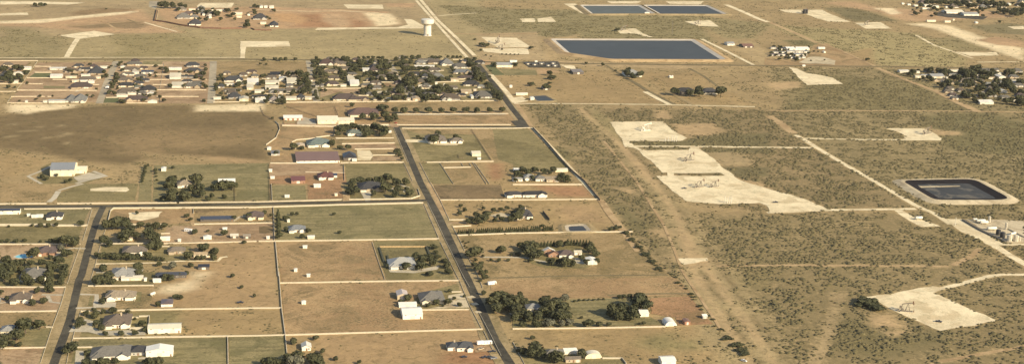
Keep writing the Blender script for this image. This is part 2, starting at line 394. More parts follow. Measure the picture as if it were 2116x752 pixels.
# ------------------------------------------------------------------ labels from the nearest building
PENDING = []                                              # (object, noun phrase, px, py, category, group)
ORD = ['first', 'second', 'third', 'fourth', 'fifth', 'sixth', 'seventh', 'eighth', 'ninth', 'tenth', 'eleventh', 'twelfth', 'thirteenth', 'fourteenth', 'fifteenth', 'sixteenth', 'seventeenth', 'eighteenth', 'nineteenth', 'twentieth']
NUM = ['zero','one','two','three','four','five','six','seven','eight','nine','ten','eleven','twelve','thirteen','fourteen','fifteen','sixteen','seventeen','eighteen','nineteen','twenty']
def label_pending():
    B = {}
    for o, noun, px, py, cat, grp in PENDING:
        hx, hy, sn, w = min(HOUSES, key=lambda q: (q[0]-px)**2 + ((q[1]-py)*1.6)**2)
        dx, dy = px-hx, (py-hy)*1.6
        if abs(dx) > abs(dy): rel = 'left of' if dx < 0 else 'right of'
        else: rel = 'behind' if dy < 0 else 'in front of'
        if math.hypot(dx, dy) > 60+w*.7: rel = 'well ' + rel if rel[0] in 'lr' else ('far ' + rel)
        B.setdefault((noun, rel, sn), []).append((px, py, o, cat, grp))
    for (noun, rel, sn), L_ in B.items():
        L_.sort(key=lambda q: (q[0], q[1])); n = len(L_)
        for i, (px, py, o, cat, grp) in enumerate(L_):
            if n == 1: lb = f'{noun} {rel} the {sn}'
            else:
                pl = noun + ('es' if noun.endswith('sh') else 's')
                pos = 'leftmost' if i == 0 else ('rightmost' if i == n-1 else f'{ORD[min(i,19)]} from left')
                lb = f'{pos} of {NUM[min(n,20)]} {pl} {rel} the {sn}'
                if len(lb.split()) > 16: lb = f'{pos} of {pl.split()[-1]} {rel} {sn}'
            tag(o, lb, cat, grp)
# ------------------------------------------------------------------ walls and fences
WALLM = plain('rendered_wall', (.52,.45,.325), .9, .07, .3); COPE = plain('wall_coping', (.52,.455,.33), .85, .05); FENCEM = plain('weathered_fence', (.20,.145,.095), .9, .2); RAILM = plain('cream_rail', (.47,.41,.29), .8, .05); BRWALL = plain('brown_wall', (.19,.105,.065), .9, .15)
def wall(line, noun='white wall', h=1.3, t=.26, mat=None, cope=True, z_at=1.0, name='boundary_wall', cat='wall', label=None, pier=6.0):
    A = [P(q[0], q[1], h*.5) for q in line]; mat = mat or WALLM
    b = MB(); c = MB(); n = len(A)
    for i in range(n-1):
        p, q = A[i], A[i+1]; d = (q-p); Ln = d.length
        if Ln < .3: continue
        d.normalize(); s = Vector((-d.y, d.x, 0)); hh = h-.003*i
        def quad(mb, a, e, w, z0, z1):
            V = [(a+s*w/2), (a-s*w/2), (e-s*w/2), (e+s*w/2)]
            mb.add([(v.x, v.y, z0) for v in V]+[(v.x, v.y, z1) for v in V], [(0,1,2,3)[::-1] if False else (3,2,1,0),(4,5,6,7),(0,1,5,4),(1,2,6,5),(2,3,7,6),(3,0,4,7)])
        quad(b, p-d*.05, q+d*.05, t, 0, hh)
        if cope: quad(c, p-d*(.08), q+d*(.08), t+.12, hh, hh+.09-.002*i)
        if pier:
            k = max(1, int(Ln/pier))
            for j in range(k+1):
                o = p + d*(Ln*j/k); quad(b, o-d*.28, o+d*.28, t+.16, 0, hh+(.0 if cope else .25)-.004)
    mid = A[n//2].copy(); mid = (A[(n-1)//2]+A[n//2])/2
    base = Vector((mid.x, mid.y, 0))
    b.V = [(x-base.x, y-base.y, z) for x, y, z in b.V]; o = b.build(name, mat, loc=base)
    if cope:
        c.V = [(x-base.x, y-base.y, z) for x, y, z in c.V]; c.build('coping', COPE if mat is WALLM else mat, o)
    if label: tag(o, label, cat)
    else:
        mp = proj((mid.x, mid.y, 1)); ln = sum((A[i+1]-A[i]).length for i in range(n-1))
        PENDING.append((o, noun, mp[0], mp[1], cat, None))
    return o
def fence(line, noun='wooden fence', h=1.5, mat=None, label=None, name='fence', rails=3, step=4.0):
    A = [P(q[0], q[1], h*.5) for q in line]; mat = mat or FENCEM; n = len(A)
    mid = (A[(n-1)//2]+A[n//2])/2; base = Vector((mid.x, mid.y, 0)); b = MB(); posts = MB()
    for i in range(n-1):
        p, q = A[i]-base, A[i+1]-base; Ln = (q-p).length; k = max(1, int(Ln/step))
        for r in range(rails):
            z = h*(.25+.68*r/max(1, rails-1)); b.bar(Vector((p.x, p.y, z)), Vector((q.x, q.y, z-.002*i)), .07, .17)
        for j in range(k+1):
            o = p.lerp(q, j/k); posts.box(o.x-.09, o.x+.09, o.y-.09, o.y+.09, 0, h+.1)
    o = b.build(name, mat, loc=base); po = posts.build('posts', mat, o)
    if label: tag(o, label, 'fence')
    else:
        mp = proj((mid.x, mid.y, 1)); PENDING.append((o, noun, mp[0], mp[1], 'fence', None))
    return o
# ------------------------------------------------------------------ vegetation
def leaf_mat(name, lo, hi, per=.35):
    m, nt, b = nodes(name); g = N(nt, 'ShaderNodeTexCoord').outputs['Object']
    f = noise_n(nt, g, 5, 3, .7); o = mixc(nt, smooth_n(nt, f, .35, .65), lo, hi)
    oi = N(nt, 'ShaderNodeObjectInfo').outputs['Random']; o = mixc(nt, math_n(nt, 'MULTIPLY', oi, per), o, tuple(v*1.5 for v in (hi[0]*1.1, hi[1], hi[2]*.9)))
    nt.links.new(o, b.inputs['Base Color']); b.inputs['Roughness'].default_value = .8; b.inputs['Specular IOR Level'].default_value = .15
    return m
LEAF = leaf_mat('oak_leaves', (.040,.043,.021), (.068,.069,.034)); CONLEAF = leaf_mat('juniper_leaves', (.036,.040,.021), (.062,.065,.034)); GREYLEAF = leaf_mat('grey_green_leaves', (.07,.073,.052), (.12,.118,.08)); BARK = plain('bark', (.11,.08,.055), .9, .2, 3)
def crown_mesh(name, seed, kind='round', mat=None, n=420):
    r = np.random.default_rng(seed); V = []; Fc = []
    if kind == 'round':
        lobes = []
        for k in range(9):
            a = r.uniform(0, 2*math.pi); rr = r.uniform(.10, .30); lobes.append((rr*math.cos(a), rr*math.sin(a), r.uniform(.30, .68), r.uniform(.17, .28)))
        lobes.append((0, 0, .5, .32))
    elif kind == 'wide':
        lobes = []
        for k in range(11):
            a = 2*math.pi*k/11+r.uniform(-.3, .3); rr = r.uniform(.15, .38); lobes.append((rr*math.cos(a), rr*math.sin(a), r.uniform(.28, .55), r.uniform(.13, .22)))
        lobes.append((0, 0, .42, .28))
    elif kind == 'cone':
        lobes = [(r.uniform(-.05,.05), r.uniform(-.05,.05), z, .27*(1.05-z)+.04) for z in np.linspace(.1, .95, 9)]
    tot = sum(l[3]**2 for l in lobes)
    for (x, y, z, s) in lobes:
        for k in range(max(6, int(n*s*s/tot))):
            d = r.normal(size=3); d /= np.linalg.norm(d)
            if d[2] < -.5: d[2] *= -1
            p = np.array([x, y, z]) + d*s*r.uniform(.72, 1.06); w = r.uniform(.05, .095)
            nn = d + r.normal(size=3)*.45; nn /= np.linalg.norm(nn); u = np.cross(nn, [0.3, .2, .9]); u /= np.linalg.norm(u); v = np.cross(nn, u)
            i = len(V); a = r.uniform(0, 6.28); u, v = u*math.cos(a)+v*math.sin(a), v*math.cos(a)-u*math.sin(a)
            for su, sv in ((-1, -.55), (.25, -1), (1, .35), (-.2, 1)): V.append(tuple(p+u*su*w+v*sv*w+nn*r.uniform(-.012, .012)))
            Fc.append((i, i+1, i+2, i+3))
        # the dense inside of the clump
        i = len(V)
        for k in range(12):
            a = k % 4*math.pi/2+(k//4)*.6; e = (-.7, 0., .7)[k//4]; q = math.cos(e)*s*.74; V.append((x+q*math.cos(a), y+q*math.sin(a), z+s*.74*math.sin(e)))
        V += [(x, y, z-s*.74), (x, y, z+s*.74)]
        for k in range(4):
            for l in (0, 1): Fc.append((i+l*4+k, i+l*4+(k+1) % 4, i+l*4+4+(k+1) % 4, i+l*4+4+k))
            Fc.append((i+12, i+(k+1) % 4, i+k)); Fc.append((i+13, i+8+k, i+8+(k+1) % 4))
    me = bpy.data.meshes.new(name); me.from_pydata(V, [], Fc); me.materials.append(mat or LEAF); me.update(); return me
def trunk_mesh(seed, hgt=.35):
    r = random.Random(seed); b = MB(); b.lathe([(.045, -.01), (.034, hgt*.4), (.028, hgt)], 7)
    for k in range(4):
        a = k*1.57+r.random(); b.bar((0, 0, hgt*.75), (.2*math.cos(a), .2*math.sin(a), hgt+.18), .022)
    me = bpy.data.meshes.new('trunk'); me.from_pydata(b.V, [], b.F); me.materials.append(BARK); return me
CROWNS = {'low': [crown_mesh('crown', 90+i, 'wide') for i in range(3)], 'round': [crown_mesh('crown', 20+i) for i in range(6)], 'wide': [crown_mesh('crown', 40+i, 'wide') for i in range(4)], 'cone': [crown_mesh('crown', 60+i, 'cone', CONLEAF, 260) for i in range(4)],
          'grey': [crown_mesh('crown', 80+i, 'round', GREYLEAF) for i in range(3)]}
TRUNKS = [trunk_mesh(i) for i in range(3)]
TREES = []                                                # (px, py, d_px, kind, noun, group)
def trees(t, s, kind='round', noun=None, group='trees around the houses', k=1.0):
    for q in s.split():
        v = q.split(','); x, y, d = float(v[0]), float(v[1]), float(v[2]); kd = {'w': 'wide', 'c': 'cone', 'g': 'grey', 'l': 'low'}.get(v[3], kind) if len(v) > 3 else kind
        px, py = T(t, x, y); TREES.append((px, py, d*k/TILES[t][2], kd, noun, group))
ASP = {'round': (.86, .5), 'wide': (.72, .42), 'cone': (1.7, .5), 'grey': (.85, .5), 'low': (.40, .25)}
def build_trees(limit=300):
    L_ = sorted(TREES, key=lambda q: -q[2]*(1.25 if q[3] == 'cone' else 1)); rest = []
    for i, (px, py, d, kd, noun, grp) in enumerate(L_):
        r = random.Random(i*17+3); g = P(px, py, 3.0); mpp = math.sqrt(g.x**2+g.y**2+CAMH**2)/F
        Dm = max(2.0, d*mpp); ah, ac = ASP[kd]; H = Dm*ah*r.uniform(.92, 1.12)/(1.0 if kd != 'cone' else 1); H = max(H, 1.4 if kd == 'low' else 2.2)
        # the crown meshes span about 1 across and 0.1..0.9 up
        p = P(px, py, H*ac); rz = r.uniform(0, 6.28); sx = Dm*1.24*(1.0 if kd != 'cone' else 1.55); sz = H*1.15
        if i < limit:
            nm = {'cone': 'cypress_tree', 'low': 'mesquite_shrub'}.get(kd, 'tree'); root = empty(nm, (p.x, p.y, 0), rz)
            c = link(bpy.data.objects.new('crown', r.choice(CROWNS[kd])), root); c.scale = (sx, sx*r.uniform(.85, 1.1), sz)
            tr = link(bpy.data.objects.new('trunk', r.choice(TRUNKS)), root); tr.scale = (sx*.8, sx*.8, sz)
            if noun is None:
                nn = {'cone': 'upright dark cypress', 'wide': 'spreading dark tree', 'grey': 'grey-green tree', 'low': 'low spreading shrub'}.get(kd) or ('large dark tree' if Dm > 10 else ('small dark tree' if Dm < 5.5 else 'dark round tree'))
            else: nn = noun
            PENDING.append((root, nn, px, py, 'tree', grp))
        else: rest.append((r.choice(CROWNS[kd]), p, sx, sz, rz))
    if rest:
        Vs, Fs, off = [], [], 0
        cache = {}
        for me, p, sx, sz, rz in rest:
            if me.name not in cache:
                v = np.empty(len(me.vertices)*3); me.vertices.foreach_get('co', v); cache[me.name] = (v.reshape(-1, 3), [tuple(q.vertices) for q in me.polygons])
            v, f = cache[me.name]; c, s = math.cos(rz), math.sin(rz)
            Vs.append(np.column_stack([(v[:,0]*c-v[:,1]*s)*sx+p.x, (v[:,0]*s+v[:,1]*c)*sx+p.y, v[:,2]*sz])); Fs += [tuple(i+off for i in q) for q in f]; off += len(v)
        o = mesh_obj('distant_trees', np.vstack(Vs).tolist(), Fs, LEAF); tag(o, 'smaller trees standing between the houses of the far town blocks', 'trees', kind='stuff')
# ------------------------------------------------------------------ oilfield equipment, tower, vehicles, ponds
STEEL = plain('painted_steel', (.20,.17,.13), .5, .12, 1); WSTEEL = plain('white_steel', (.61,.57,.47), .45, .05, .5); CONC = plain('concrete_pad', (.50,.44,.33), .9, .1); BLK = plain('black_steel', (.03,.03,.03), .5, .1); TYRE = plain('tyre_rubber', (.02,.02,.02), .9, .1)
TANKM = plain('tank_paint', (.56,.50,.38), .5, .06, .4); RUST = plain('rusty_steel', (.15,.085,.05), .8, .2)
def pumpjack(t, x, y, label, s=1.35, rz=math.radians(18), light=False):
    p = TP(t, x, y); root = empty('pump_jack', p, rz); tag(root, label, 'pump jack', 'pump jacks on the caliche pads'); m = WSTEEL if light else STEEL
    b = MB(); b.box(-5*s, 3.6*s, -1.1*s, 1.1*s, .01, .35*s); b.build('base', CONC, root)
    b = MB()
    for yy in (-.75, .75): b.box(-4.8*s, 3.0*s, (yy-.14)*s, (yy+.14)*s, .35*s, .75*s)
    for xx in (-4.5, -2, .4, 2.6): b.box((xx-.15)*s, (xx+.15)*s, -.6*s, .6*s, .36*s, .7*s)
    b.build('skid', m, root)
    b = MB(); top = (0, 0, 5.6*s)
    for xx, yy in ((1.3, .8), (1.3, -.8), (-1.5, .8), (-1.5, -.8)): b.bar((xx*s, yy*s, .7*s), (.1*xx*s, .15*yy*s, 5.6*s), .26*s)
    for z in (2, 3.6): b.bar((1.0*s*(1-z/7), .6*s*(1-z/7), z*s), (1.0*s*(1-z/7), -.6*s*(1-z/7), z*s), .12*s); b.bar((-1.1*s*(1-z/7), .6*s*(1-z/7), z*s), (-1.1*s*(1-z/7), -.6*s*(1-z/7), z*s), .12*s)
    b.build('samson_post', m, root)
    b = MB(); b.bar((-3.6*s, 0, 5.2*s), (3.0*s, 0, 6.5*s), .32*s, .62*s); b.build('walking_beam', m, root)
    b = MB(); c = (3.0*s, 6.5*s); V = []
    prof = [(2.75, 7.7), (3.3, 7.55), (3.62, 6.9), (3.72, 6.2), (3.6, 5.4), (3.3, 4.9), (2.9, 5.6), (2.7, 6.6)]
    V = [(x_*s, -.25*s, z*s) for x_, z in prof]+[(x_*s, .25*s, z*s) for x_, z in prof]; n = len(prof)
    b.add(V, [tuple(range(n))[::-1], tuple(range(n, 2*n))]+[(i, (i+1) % n, n+(i+1) % n, n+i) for i in range(n)]); b.build('horse_head', RUST if not light else m, root)
    b = MB(); b.box(-4.1*s, -2.6*s, -.5*s, .5*s, .75*s, 2.1*s); b.build('gearbox', m, root)
    for yy in (-.85, .85):
        b = MB(); b.bar((-3.3*s, yy*s, 1.7*s), (-4.6*s, yy*s, 2.9*s), .25*s, .5*s); b.box(-5.3*s, -4.1*s, (yy-.2)*s, (yy+.2)*s, 2.3*s, 3.7*s); b.build('counterweight', m, root)
        b = MB(); b.bar((-3.9*s, yy*s, 2.2*s), (-3.6*s, yy*.5*s, 5.2*s), .16*s); b.build('pitman_arm', m, root)
    b = MB(); b.box(-6.6*s, -5.4*s, -.5*s, .5*s, .4*s, 1.4*s); b.build('motor', m, root)
    b = MB(); b.bar((3.72*s, 0, 6.1*s), (3.72*s, 0, 1.2*s), .08*s); b.lathe([(.28*s, 0), (.28*s, 1.1*s), (.16*s, 1.2*s), (.16*s, 1.6*s)], 10, (3.72*s, 0)); b.build('wellhead', RUST, root)
def tank(t, x, y, r, h, label, mat=None, group='storage tanks on the battery pad'):
    p = TP(t, x, y); root = empty('storage_tank', p); tag(root, label, 'tank', group); mat = mat or TANKM
    b = MB(); b.lathe([(r, 0), (r, h*.33), (r+.04, h*.335), (r, h*.34), (r, h*.66), (r+.04, h*.665), (r, h*.67), (r, h)], 24); b.build('shell', mat, root)
    b = MB(); b.lathe([(r+.06, h), (r+.06, h+.08), (r*.5, h+.4), (.3, h+.55), (.3, h+.8)], 24); b.build('roof', mat, root)
    b = MB()
    for q in (-.22, .22): b.bar((q, -r-.18, 0), (q, -r-.18, h+1), .06)
    for k in range(int(h/.4)): b.bar((-.22, -r-.18, .3+k*.4), (.22, -r-.18, .3+k*.4), .04)
    b.build('ladder', STEEL, root); return root
def vessel(t, x, y, r, ln, label, rz=0.0, mat=None, cat='vessel'):
    p = TP(t, x, y); root = empty('pressure_vessel', p, rz); tag(root, label, cat, 'horizontal vessels')
    b = MB(); b.lathe([(.05, -ln/2-r*.6), (r*.7, -ln/2-r*.4), (r, -ln/2), (r, ln/2), (r*.7, ln/2+r*.4), (.05, ln/2+r*.6)], 16, ax='x'); b.V = [(x_, y_, z_+r+.6) for x_, y_, z_ in b.V]; b.build('shell', mat or WSTEEL, root, True)
    for q in (-.3, .3):
        b = MB(); b.box(q*ln-.2, q*ln+.2, -r*.7, r*.7, 0, .75); b.build('saddle', CONC, root)
def riser(t, x, y, h, label, r=.35):
    p = TP(t, x, y); root = empty('vent_stack', p); tag(root, label, 'stack', 'white upright pipes on the well pads')
    b = MB(); b.lathe([(r*2, 0), (r*2, .5), (r, .6), (r, h), (r*1.4, h+.05), (r*1.4, h+.3)], 10); b.build('pipe', WSTEEL, root)
    b = MB(); b.box(r, r+1.6, -.2, .2, .7, 1.1); b.build('valve_arm', STEEL, root)
def water_tower(px, py):
    p = P(px, py); root = empty('water_tower', p); root.scale = (.95, .95, .94); tag(root, 'tall white water tower with fluted column and wide drum tank', 'water tower')
    n = 40; b = MB(); V = []; Fc = []; rows = [(8.0, 0), (7.1, 1.2), (6.9, 19.5), (7.0, 20.5)]
    for r, z in rows:
        for k in range(n*2):
            a = math.pi*k/n; rr = r*(1+(.018 if k % 2 else -.012)); V.append((rr*math.cos(a), rr*math.sin(a), z))
    m = n*2
    for i in range(len(rows)-1):
        for k in range(m): Fc.append((i*m+k, i*m+(k+1) % m, (i+1)*m+(k+1) % m, (i+1)*m+k))
    b.add(V, Fc); b.build('column', WSTEEL, root)
    b = MB(); b.lathe([(6.5, 19.8), (7.0, 20.8), (9.6, 22.6), (11.8, 24.2), (12.4, 25.0), (12.4, 25.2), (12.4, 31.6), (12.2, 32.1), (8, 32.9), (2, 33.4), (.3, 33.5)], 48); b.build('tank', WSTEEL, root, False)
    b = MB()
    for k in range(32):
        a = 2*math.pi*k/32; b.bar((11.6*math.cos(a), 11.6*math.sin(a), 32.1), (11.6*math.cos(a), 11.6*math.sin(a), 33.2), .08)
        a2 = 2*math.pi*(k+1)/32
        for z in (32.6, 33.2): b.bar((11.6*math.cos(a), 11.6*math.sin(a), z), (11.6*math.cos(a2), 11.6*math.sin(a2), z), .06)
    b.build('railing', WSTEEL, root)
    b = MB(); b.box(-1.5, 1.5, -7.55, -6.4, 0, 3.6); b.build('door', STEEL, root)
    b = MB(); b.lathe([(.9, 33.3), (.9, 34.2), (.2, 34.6)], 12); b.build('roof_vent', WSTEEL, root)
def mast(t, x, y, h, label):
    p = TP(t, x, y); root = empty('radio_mast', p); tag(root, label, 'mast'); b = MB()
    for k in range(3):
        a = k*2.094; b.bar((.9*math.cos(a), .9*math.sin(a), 0), (.35*math.cos(a), .35*math.sin(a), h), .22)
    for j in range(int(h/2.5)):
        z = j*2.5; f = .9-.55*z/h
        for k in range(3):
            a, a2 = k*2.094, (k+1)*2.094; b.bar((f*math.cos(a), f*math.sin(a), z), (f*math.cos(a2), f*math.sin(a2), z+2.4), .1)
    b.build('lattice', STEEL, root); b = MB(); b.bar((0, 0, h-.5), (0, 0, h+3), .16); b.build('antenna', WSTEEL, root)
_veh = {}
def vehicle(t, x, y, kind, col, label, rz=0.0):
    p = TP(t, x, y, .8); colm = plain('car_paint_'+col, dict(white=(.78,.76,.70), dark=(.03,.032,.04), grey=(.22,.22,.22), red=(.30,.04,.03), tan=(.42,.34,.22))[col], .3, .03, .3)
    root = empty({'car': 'parked_car', 'pickup': 'pickup_truck', 'rv': 'camper_trailer', 'truck': 'box_truck'}[kind], (p.x, p.y, 0), rz)
    tag(root, label, {'car': 'car', 'pickup': 'pickup', 'rv': 'camper', 'truck': 'truck'}[kind], 'vehicles parked by the houses')
    def prism(prof, w, z0=0, inset=0):
        n = len(prof); b = MB(); V = [(x_, -w/2, z) for x_, z in prof]+[(x_, w/2, z) for x_, z in prof]
        b.add(V, [tuple(range(n)), tuple(range(2*n-1, n-1, -1))]+[((i+1) % n, i, n+i, n+(i+1) % n) for i in range(n)]); return b
    if kind == 'rv':
        prism([(-4, .55), (4, .55), (4.1, 2.9), (3.4, 3.1), (-4, 3.1)], 2.5).build('body', colm, root); wx = (-.6, .5); r = .38
        for k in range(3): window(root, -2.5+2.4*k, -1.25, 1.6, .9, .7)
        small('door', DOORM, root, 2.9, -1.25, .6, .8, 1.9, .05); b = MB(); b.bar((4, 0, .6), (5.3, 0, .55), .15); b.build('hitch', STEEL, root)
    elif kind == 'truck':
        prism([(-4, .9), (1.6, .9), (1.6, 3.4), (-4, 3.4)], 2.5).build('body', colm, root); prism([(1.75, .6), (3.9, .6), (3.95, 1.5), (3.3, 2.6), (1.75, 2.6)], 2.3).build('cab', colm, root); wx = (-2.6, 2.9); r = .5
    else:
        L_ = 2.4 if kind == 'car' else 2.8
        prof = [(-L_, .35), (L_, .35), (L_+.03, .8), (L_*.55, 1.0), (-L_, 1.05)] if kind == 'car' else [(-L_, .5), (L_, .5), (L_+.03, 1.05), (L_*.5, 1.2), (-L_, 1.25)]
        prism(prof, 1.85).build('body', colm, root)
        cab = [(-1.7, 1.0), (1.1, .98), (.4, 1.55), (-1.2, 1.55)] if kind == 'car' else [(-.6, 1.2), (1.5, 1.15), (.95, 1.85), (-.45, 1.85)]
        prism(cab, 1.6).build('windows', GLASS, root); rf = [(x_*.97, z+.005) for x_, z in (cab[3], cab[2])]
        b = MB(); b.box(rf[0][0], rf[1][0], -.78, .78, cab[2][1]-.04, cab[2][1]+.05); b.build('roof', colm, root); wx = (-L_*.6, L_*.6); r = .36
    for xx in wx:
        for yy in (-.88, .88):
            b = MB(); V = []; n = 12
            V = [(xx+r*math.cos(6.283*k/n), yy+o, r+r*math.sin(6.283*k/n)) for o in (-.12, .12) for k in range(n)]
            b.add(V, [tuple(range(n)), tuple(range(2*n-1, n-1, -1))]+[((k+1) % n, k, n+k, n+(k+1) % n) for k in range(n)]); b.build('wheel', TYRE, root)
    return root
def offset(poly, d):                                       # grow (d > 0) a CCW polygon of Vectors
    n = len(poly); out = []
    for i in range(n):
        a, b, c = poly[i-1], poly[i], poly[(i+1) % n]; e1 = (b-a).normalized(); e2 = (c-b).normalized()
        n1 = Vector((e1.y, -e1.x, 0)); n2 = Vector((e2.y, -e2.x, 0)); m = (n1+n2); m = m/max(.35, m.dot(n1)) if m.length > .1 else n1
        out.append(b + m*d)
    return out
def roundoff(poly, r, k=5):
    out = []; n = len(poly)
    for i in range(n):
        a, b, c = poly[i-1], poly[i], poly[(i+1) % n]; p = b+(a-b).normalized()*min(r, (a-b).length*.45); q = b+(c-b).normalized()*min(r, (c-b).length*.45)
        for j in range(k+1):
            s = j/k; out.append(p*(1-s)**2 + b*2*s*(1-s) + q*s*s)
    return out
def pond(line, crest, floor_z, water, inner, crestw, outer, liner, berm, waterm, r=8.0, water_poly=None):
    """an earth-banked pond: outer slope, crest road, lined inner slope and the water; line = inside edge of the crest in the photo"""
    A = [P(q[0], q[1], crest) for q in line]; A = [Vector((v.x, v.y, 0)) for v in A]
    if sum(A[i].x*A[(i+1) % len(A)].y-A[(i+1) % len(A)].x*A[i].y for i in range(len(A))) < 0: A = A[::-1]
    rd = lambda d: roundoff(offset(A0, d), max(2.0, r+d*.6)) if r else offset(A0, d)
    A0 = A; A = rd(0.0); n = len(A)
    rings = [(rd(crestw+outer), .02), (rd(crestw), crest), (A, crest), (rd(-inner), floor_z)]
    CLEAR.append([(v.x, v.y) for v in rings[0][0]])
    def band(name, i, mat):
        V = [(v.x, v.y, rings[i][1]) for v in rings[i][0]]+[(v.x, v.y, rings[i+1][1]) for v in rings[i+1][0]]
        return tag(mesh_obj(name, V, [(k, (k+1) % n, n+(k+1) % n, n+k) for k in range(n)], mat), kind='structure')
    band('pond_bank', 0, berm); band('pond_crest', 1, berm); band('pond_liner', 2, liner)
    z = water
    f = (crest-z)/max(.01, crest-floor_z); W = rd(-inner*f*.98)
    V = [(v.x, v.y, z) for v in W]; tag(mesh_obj('water', V, [tuple(range(n))], waterm), kind='structure')
    return A
def pool(t, x, y, w, d, label):
    p = TP(t, x, y); root = empty('swimming_pool', p); tag(root, label, 'pool', None); k = 18
    A = [(w/2*math.cos(6.283*i/k)*(1+.12*math.sin(12.566*i/k)), d/2*math.sin(6.283*i/k)) for i in range(k)]
    b = MB(); V = [(x_*1.22, y_*1.22, 0) for x_, y_ in A]+[(x_*1.22, y_*1.22, .22) for x_, y_ in A]+[(x_, y_, .22) for x_, y_ in A]+[(x_, y_, .05) for x_, y_ in A]
    b.add(V, [(j*k+i, j*k+(i+1) % k, (j+1)*k+(i+1) % k, (j+1)*k+i) for j in range(3) for i in range(k)]); b.build('coping', COPE, root)
    mesh_obj('water', [(x_*.995, y_*.995, .16) for x_, y_ in A], [tuple(range(k))], POOL, root)
def solar(t, x, y, n, rz, label): pass
# ================================================================== THE PLACE: fields, roads, pads, ponds (survey points are photo positions on the flat ground)
SOFT = []                                                 # ground cover without a sharp edge: blended into the ground itself
SC = dict(tan=TAN, orange=(.335,.228,.114), red=(.32,.18,.09), pink=(.405,.265,.142), olive=(.235,.19,.085), brown=(.170,.122,.058), cream=(.68,.545,.33), track=(.40,.28,.145), verge=(.35,.26,.135), gravel=(.46,.375,.24), green=GREEN)
def field(m, t, s, amp=1.2):
    if amp >= 2: SOFT.append((t, s, SC[m], .12 if m == 'brown' else (.2 if m in ('tan', 'olive') else .06), amp*4.5)); return
    return sheet('field', L[m], pts(t, s), amp)
# paddocks west of the middle road
field('pink', 'px', '0,124 62,126 30,170 0,172', .8)
field('pink', 'px', '78,130 238,129 225,160 207,212 18,212 62,155', 1)
field('pink', 'px', '240,127 438,128 435,214 206,214', 1)
field('tan', 'px', '440,127 638,128 652,200 650,213 438,214', 1)
field('olive', 'px', '642,122 985,126 1035,206 655,207', 1)
field('pink', 'u4', '165,560 790,555 790,660 620,640 480,600 170,690', .5); field('pink', 'u4', '820,470 1400,465 1430,520 830,520', .5)
field('pink', 'u2', '975,520 1700,520 1770,640 1760,700 985,700', .5)
field('lawn', 'u2', '130,640 340,635 330,710 100,715', .4); field('lawn', 'u1', '440,325 540,250 790,252 770,318', .4); field('green', 'u1', '670,450 1010,455 1010,490 680,490', .3); field('green', 'u2', '720,70 1030,70 1000,125 700,125', .3)
field('orange', 'px', '590,214 1032,211 1086,262 770,266 655,262 596,238', 1)
field('tan', 'b1', '1090,90 1970,85 2060,165 1130,170', .6)
field('orange', 'b1', '1150,190 2060,185 2098,265 1150,265', .6)
field('pink', 'b1', '200,260 500,265 660,262 800,262 1110,262 1110,285 640,285 190,280', .6)
field('orange', 'b1', '195,285 640,288 640,350 490,372 300,405 270,470 95,470 90,435 165,370', .8)
field('tan', 'b1', '640,290 1110,285 1230,575 720,572 640,380', .8)
field('pink', 'b1', '690,425 1130,420 1160,470 800,470', .5); field('pink', 'b1', '950,530 1180,525 1200,560 950,565', .5)
field('cream', 'b1', '820,475 930,480 960,520 930,560 825,560', .8)
field('orange', 'b1', '120,480 330,485 330,575 115,580', .8)
field('pink', 'b1', '110,590 710,585 715,660 400,690 110,700', .8)
field('red', 'b1', '110,690 300,680 720,660 740,752 110,752', .8)
field('olive', 'b1', '720,590 1200,585 1268,725 1270,752 740,752', .8)
field('olive', 'c1', '720,0 1330,0 1325,60 1335,92 1260,118 760,125 715,100', .8)
field('green', 'c1', '118,15 400,15 408,128 125,132', .5); field('red', 'c1', '415,0 690,0 712,122 420,126', .8)
field('green', 'px', '318,342 555,337 557,414 316,416', .8); field('green', 'px', '292,345 315,344 312,416 285,416', .8)
field('olive', 'b0', '330,620 420,580 760,660 870,690 700,752 300,752', 1.2); field('olive', 'c0', '480,80 680,0 1130,0 1110,140 470,145', 1.2); field('tan', 'c0', '300,0 430,40 370,120 0,148 0,0', 1)
field('cream', 'c0', '740,40 860,25 1040,28 1060,50 1030,65 740,58', 1.0)
field('green', 'c0', '0,205 745,205 715,338 0,332', .6); field('olive', 'c0', '0,345 712,345 680,440 640,482 0,486', .6)
field('orange', 'c0', '905,212 1555,205 1570,320 1370,325 1040,325 890,300', .8); field('cream', 'c0', '1050,235 1330,225 1300,270 1150,300 1060,290', 1.5)
field('brown', 'c0', '1585,205 2030,200 2010,235 1600,240', .6); field('tan', 'c0', '1580,240 2098,200 2098,318 1590,322', .8)
field('pink', 'c0', '1375,345 2098,330 2098,468 1320,480', .8)
field('tan', 'c1', '0,185 135,182 135,318 0,318', .6); field('pink', 'c1', '0,322 140,320 150,465 0,470', .6); field('brown', 'c1', '20,350 135,345 135,400 25,405', .6)
field('green', 'c1', '138,182 1365,162 1488,440 155,466', .8)
field('olive', 'c0', '830,495 1320,490 1370,510 1560,510 1560,630 790,645', .6); field('pink', 'c0', '0,500 505,500 420,570 170,600 0,660', .6)
field('olive', 'px', '0,545 160,520 140,592 0,592', .6)
field('orange', 'px', '395,500 567,498 583,634 270,640 330,592 385,560', 2.5); field('cream', 'd0', '1560,0 1700,0 1560,140 1400,170 1290,170 1330,110 1600,60', 2.5)
field('olive', 'd0', '780,0 1330,0 1250,105 730,112', .6); field('tan', 'd0', '700,125 1250,112 1240,290 640,305', .8)
field('green', 'd0', '650,195 760,195 755,275 640,282', .5); field('green', 'd0', '1110,165 1160,160 1150,240 1110,240', .4)
field('pink', 'd0', '0,128 530,128 470,312 0,318', .6); field('tan', 'd0', '0,330 460,325 425,440 380,450 0,440', .8); field('green', 'd0', '180,470 420,455 375,610 190,600 150,540', .8)
field('pink', 'd0', '0,628 370,622 330,752 0,752', .6)
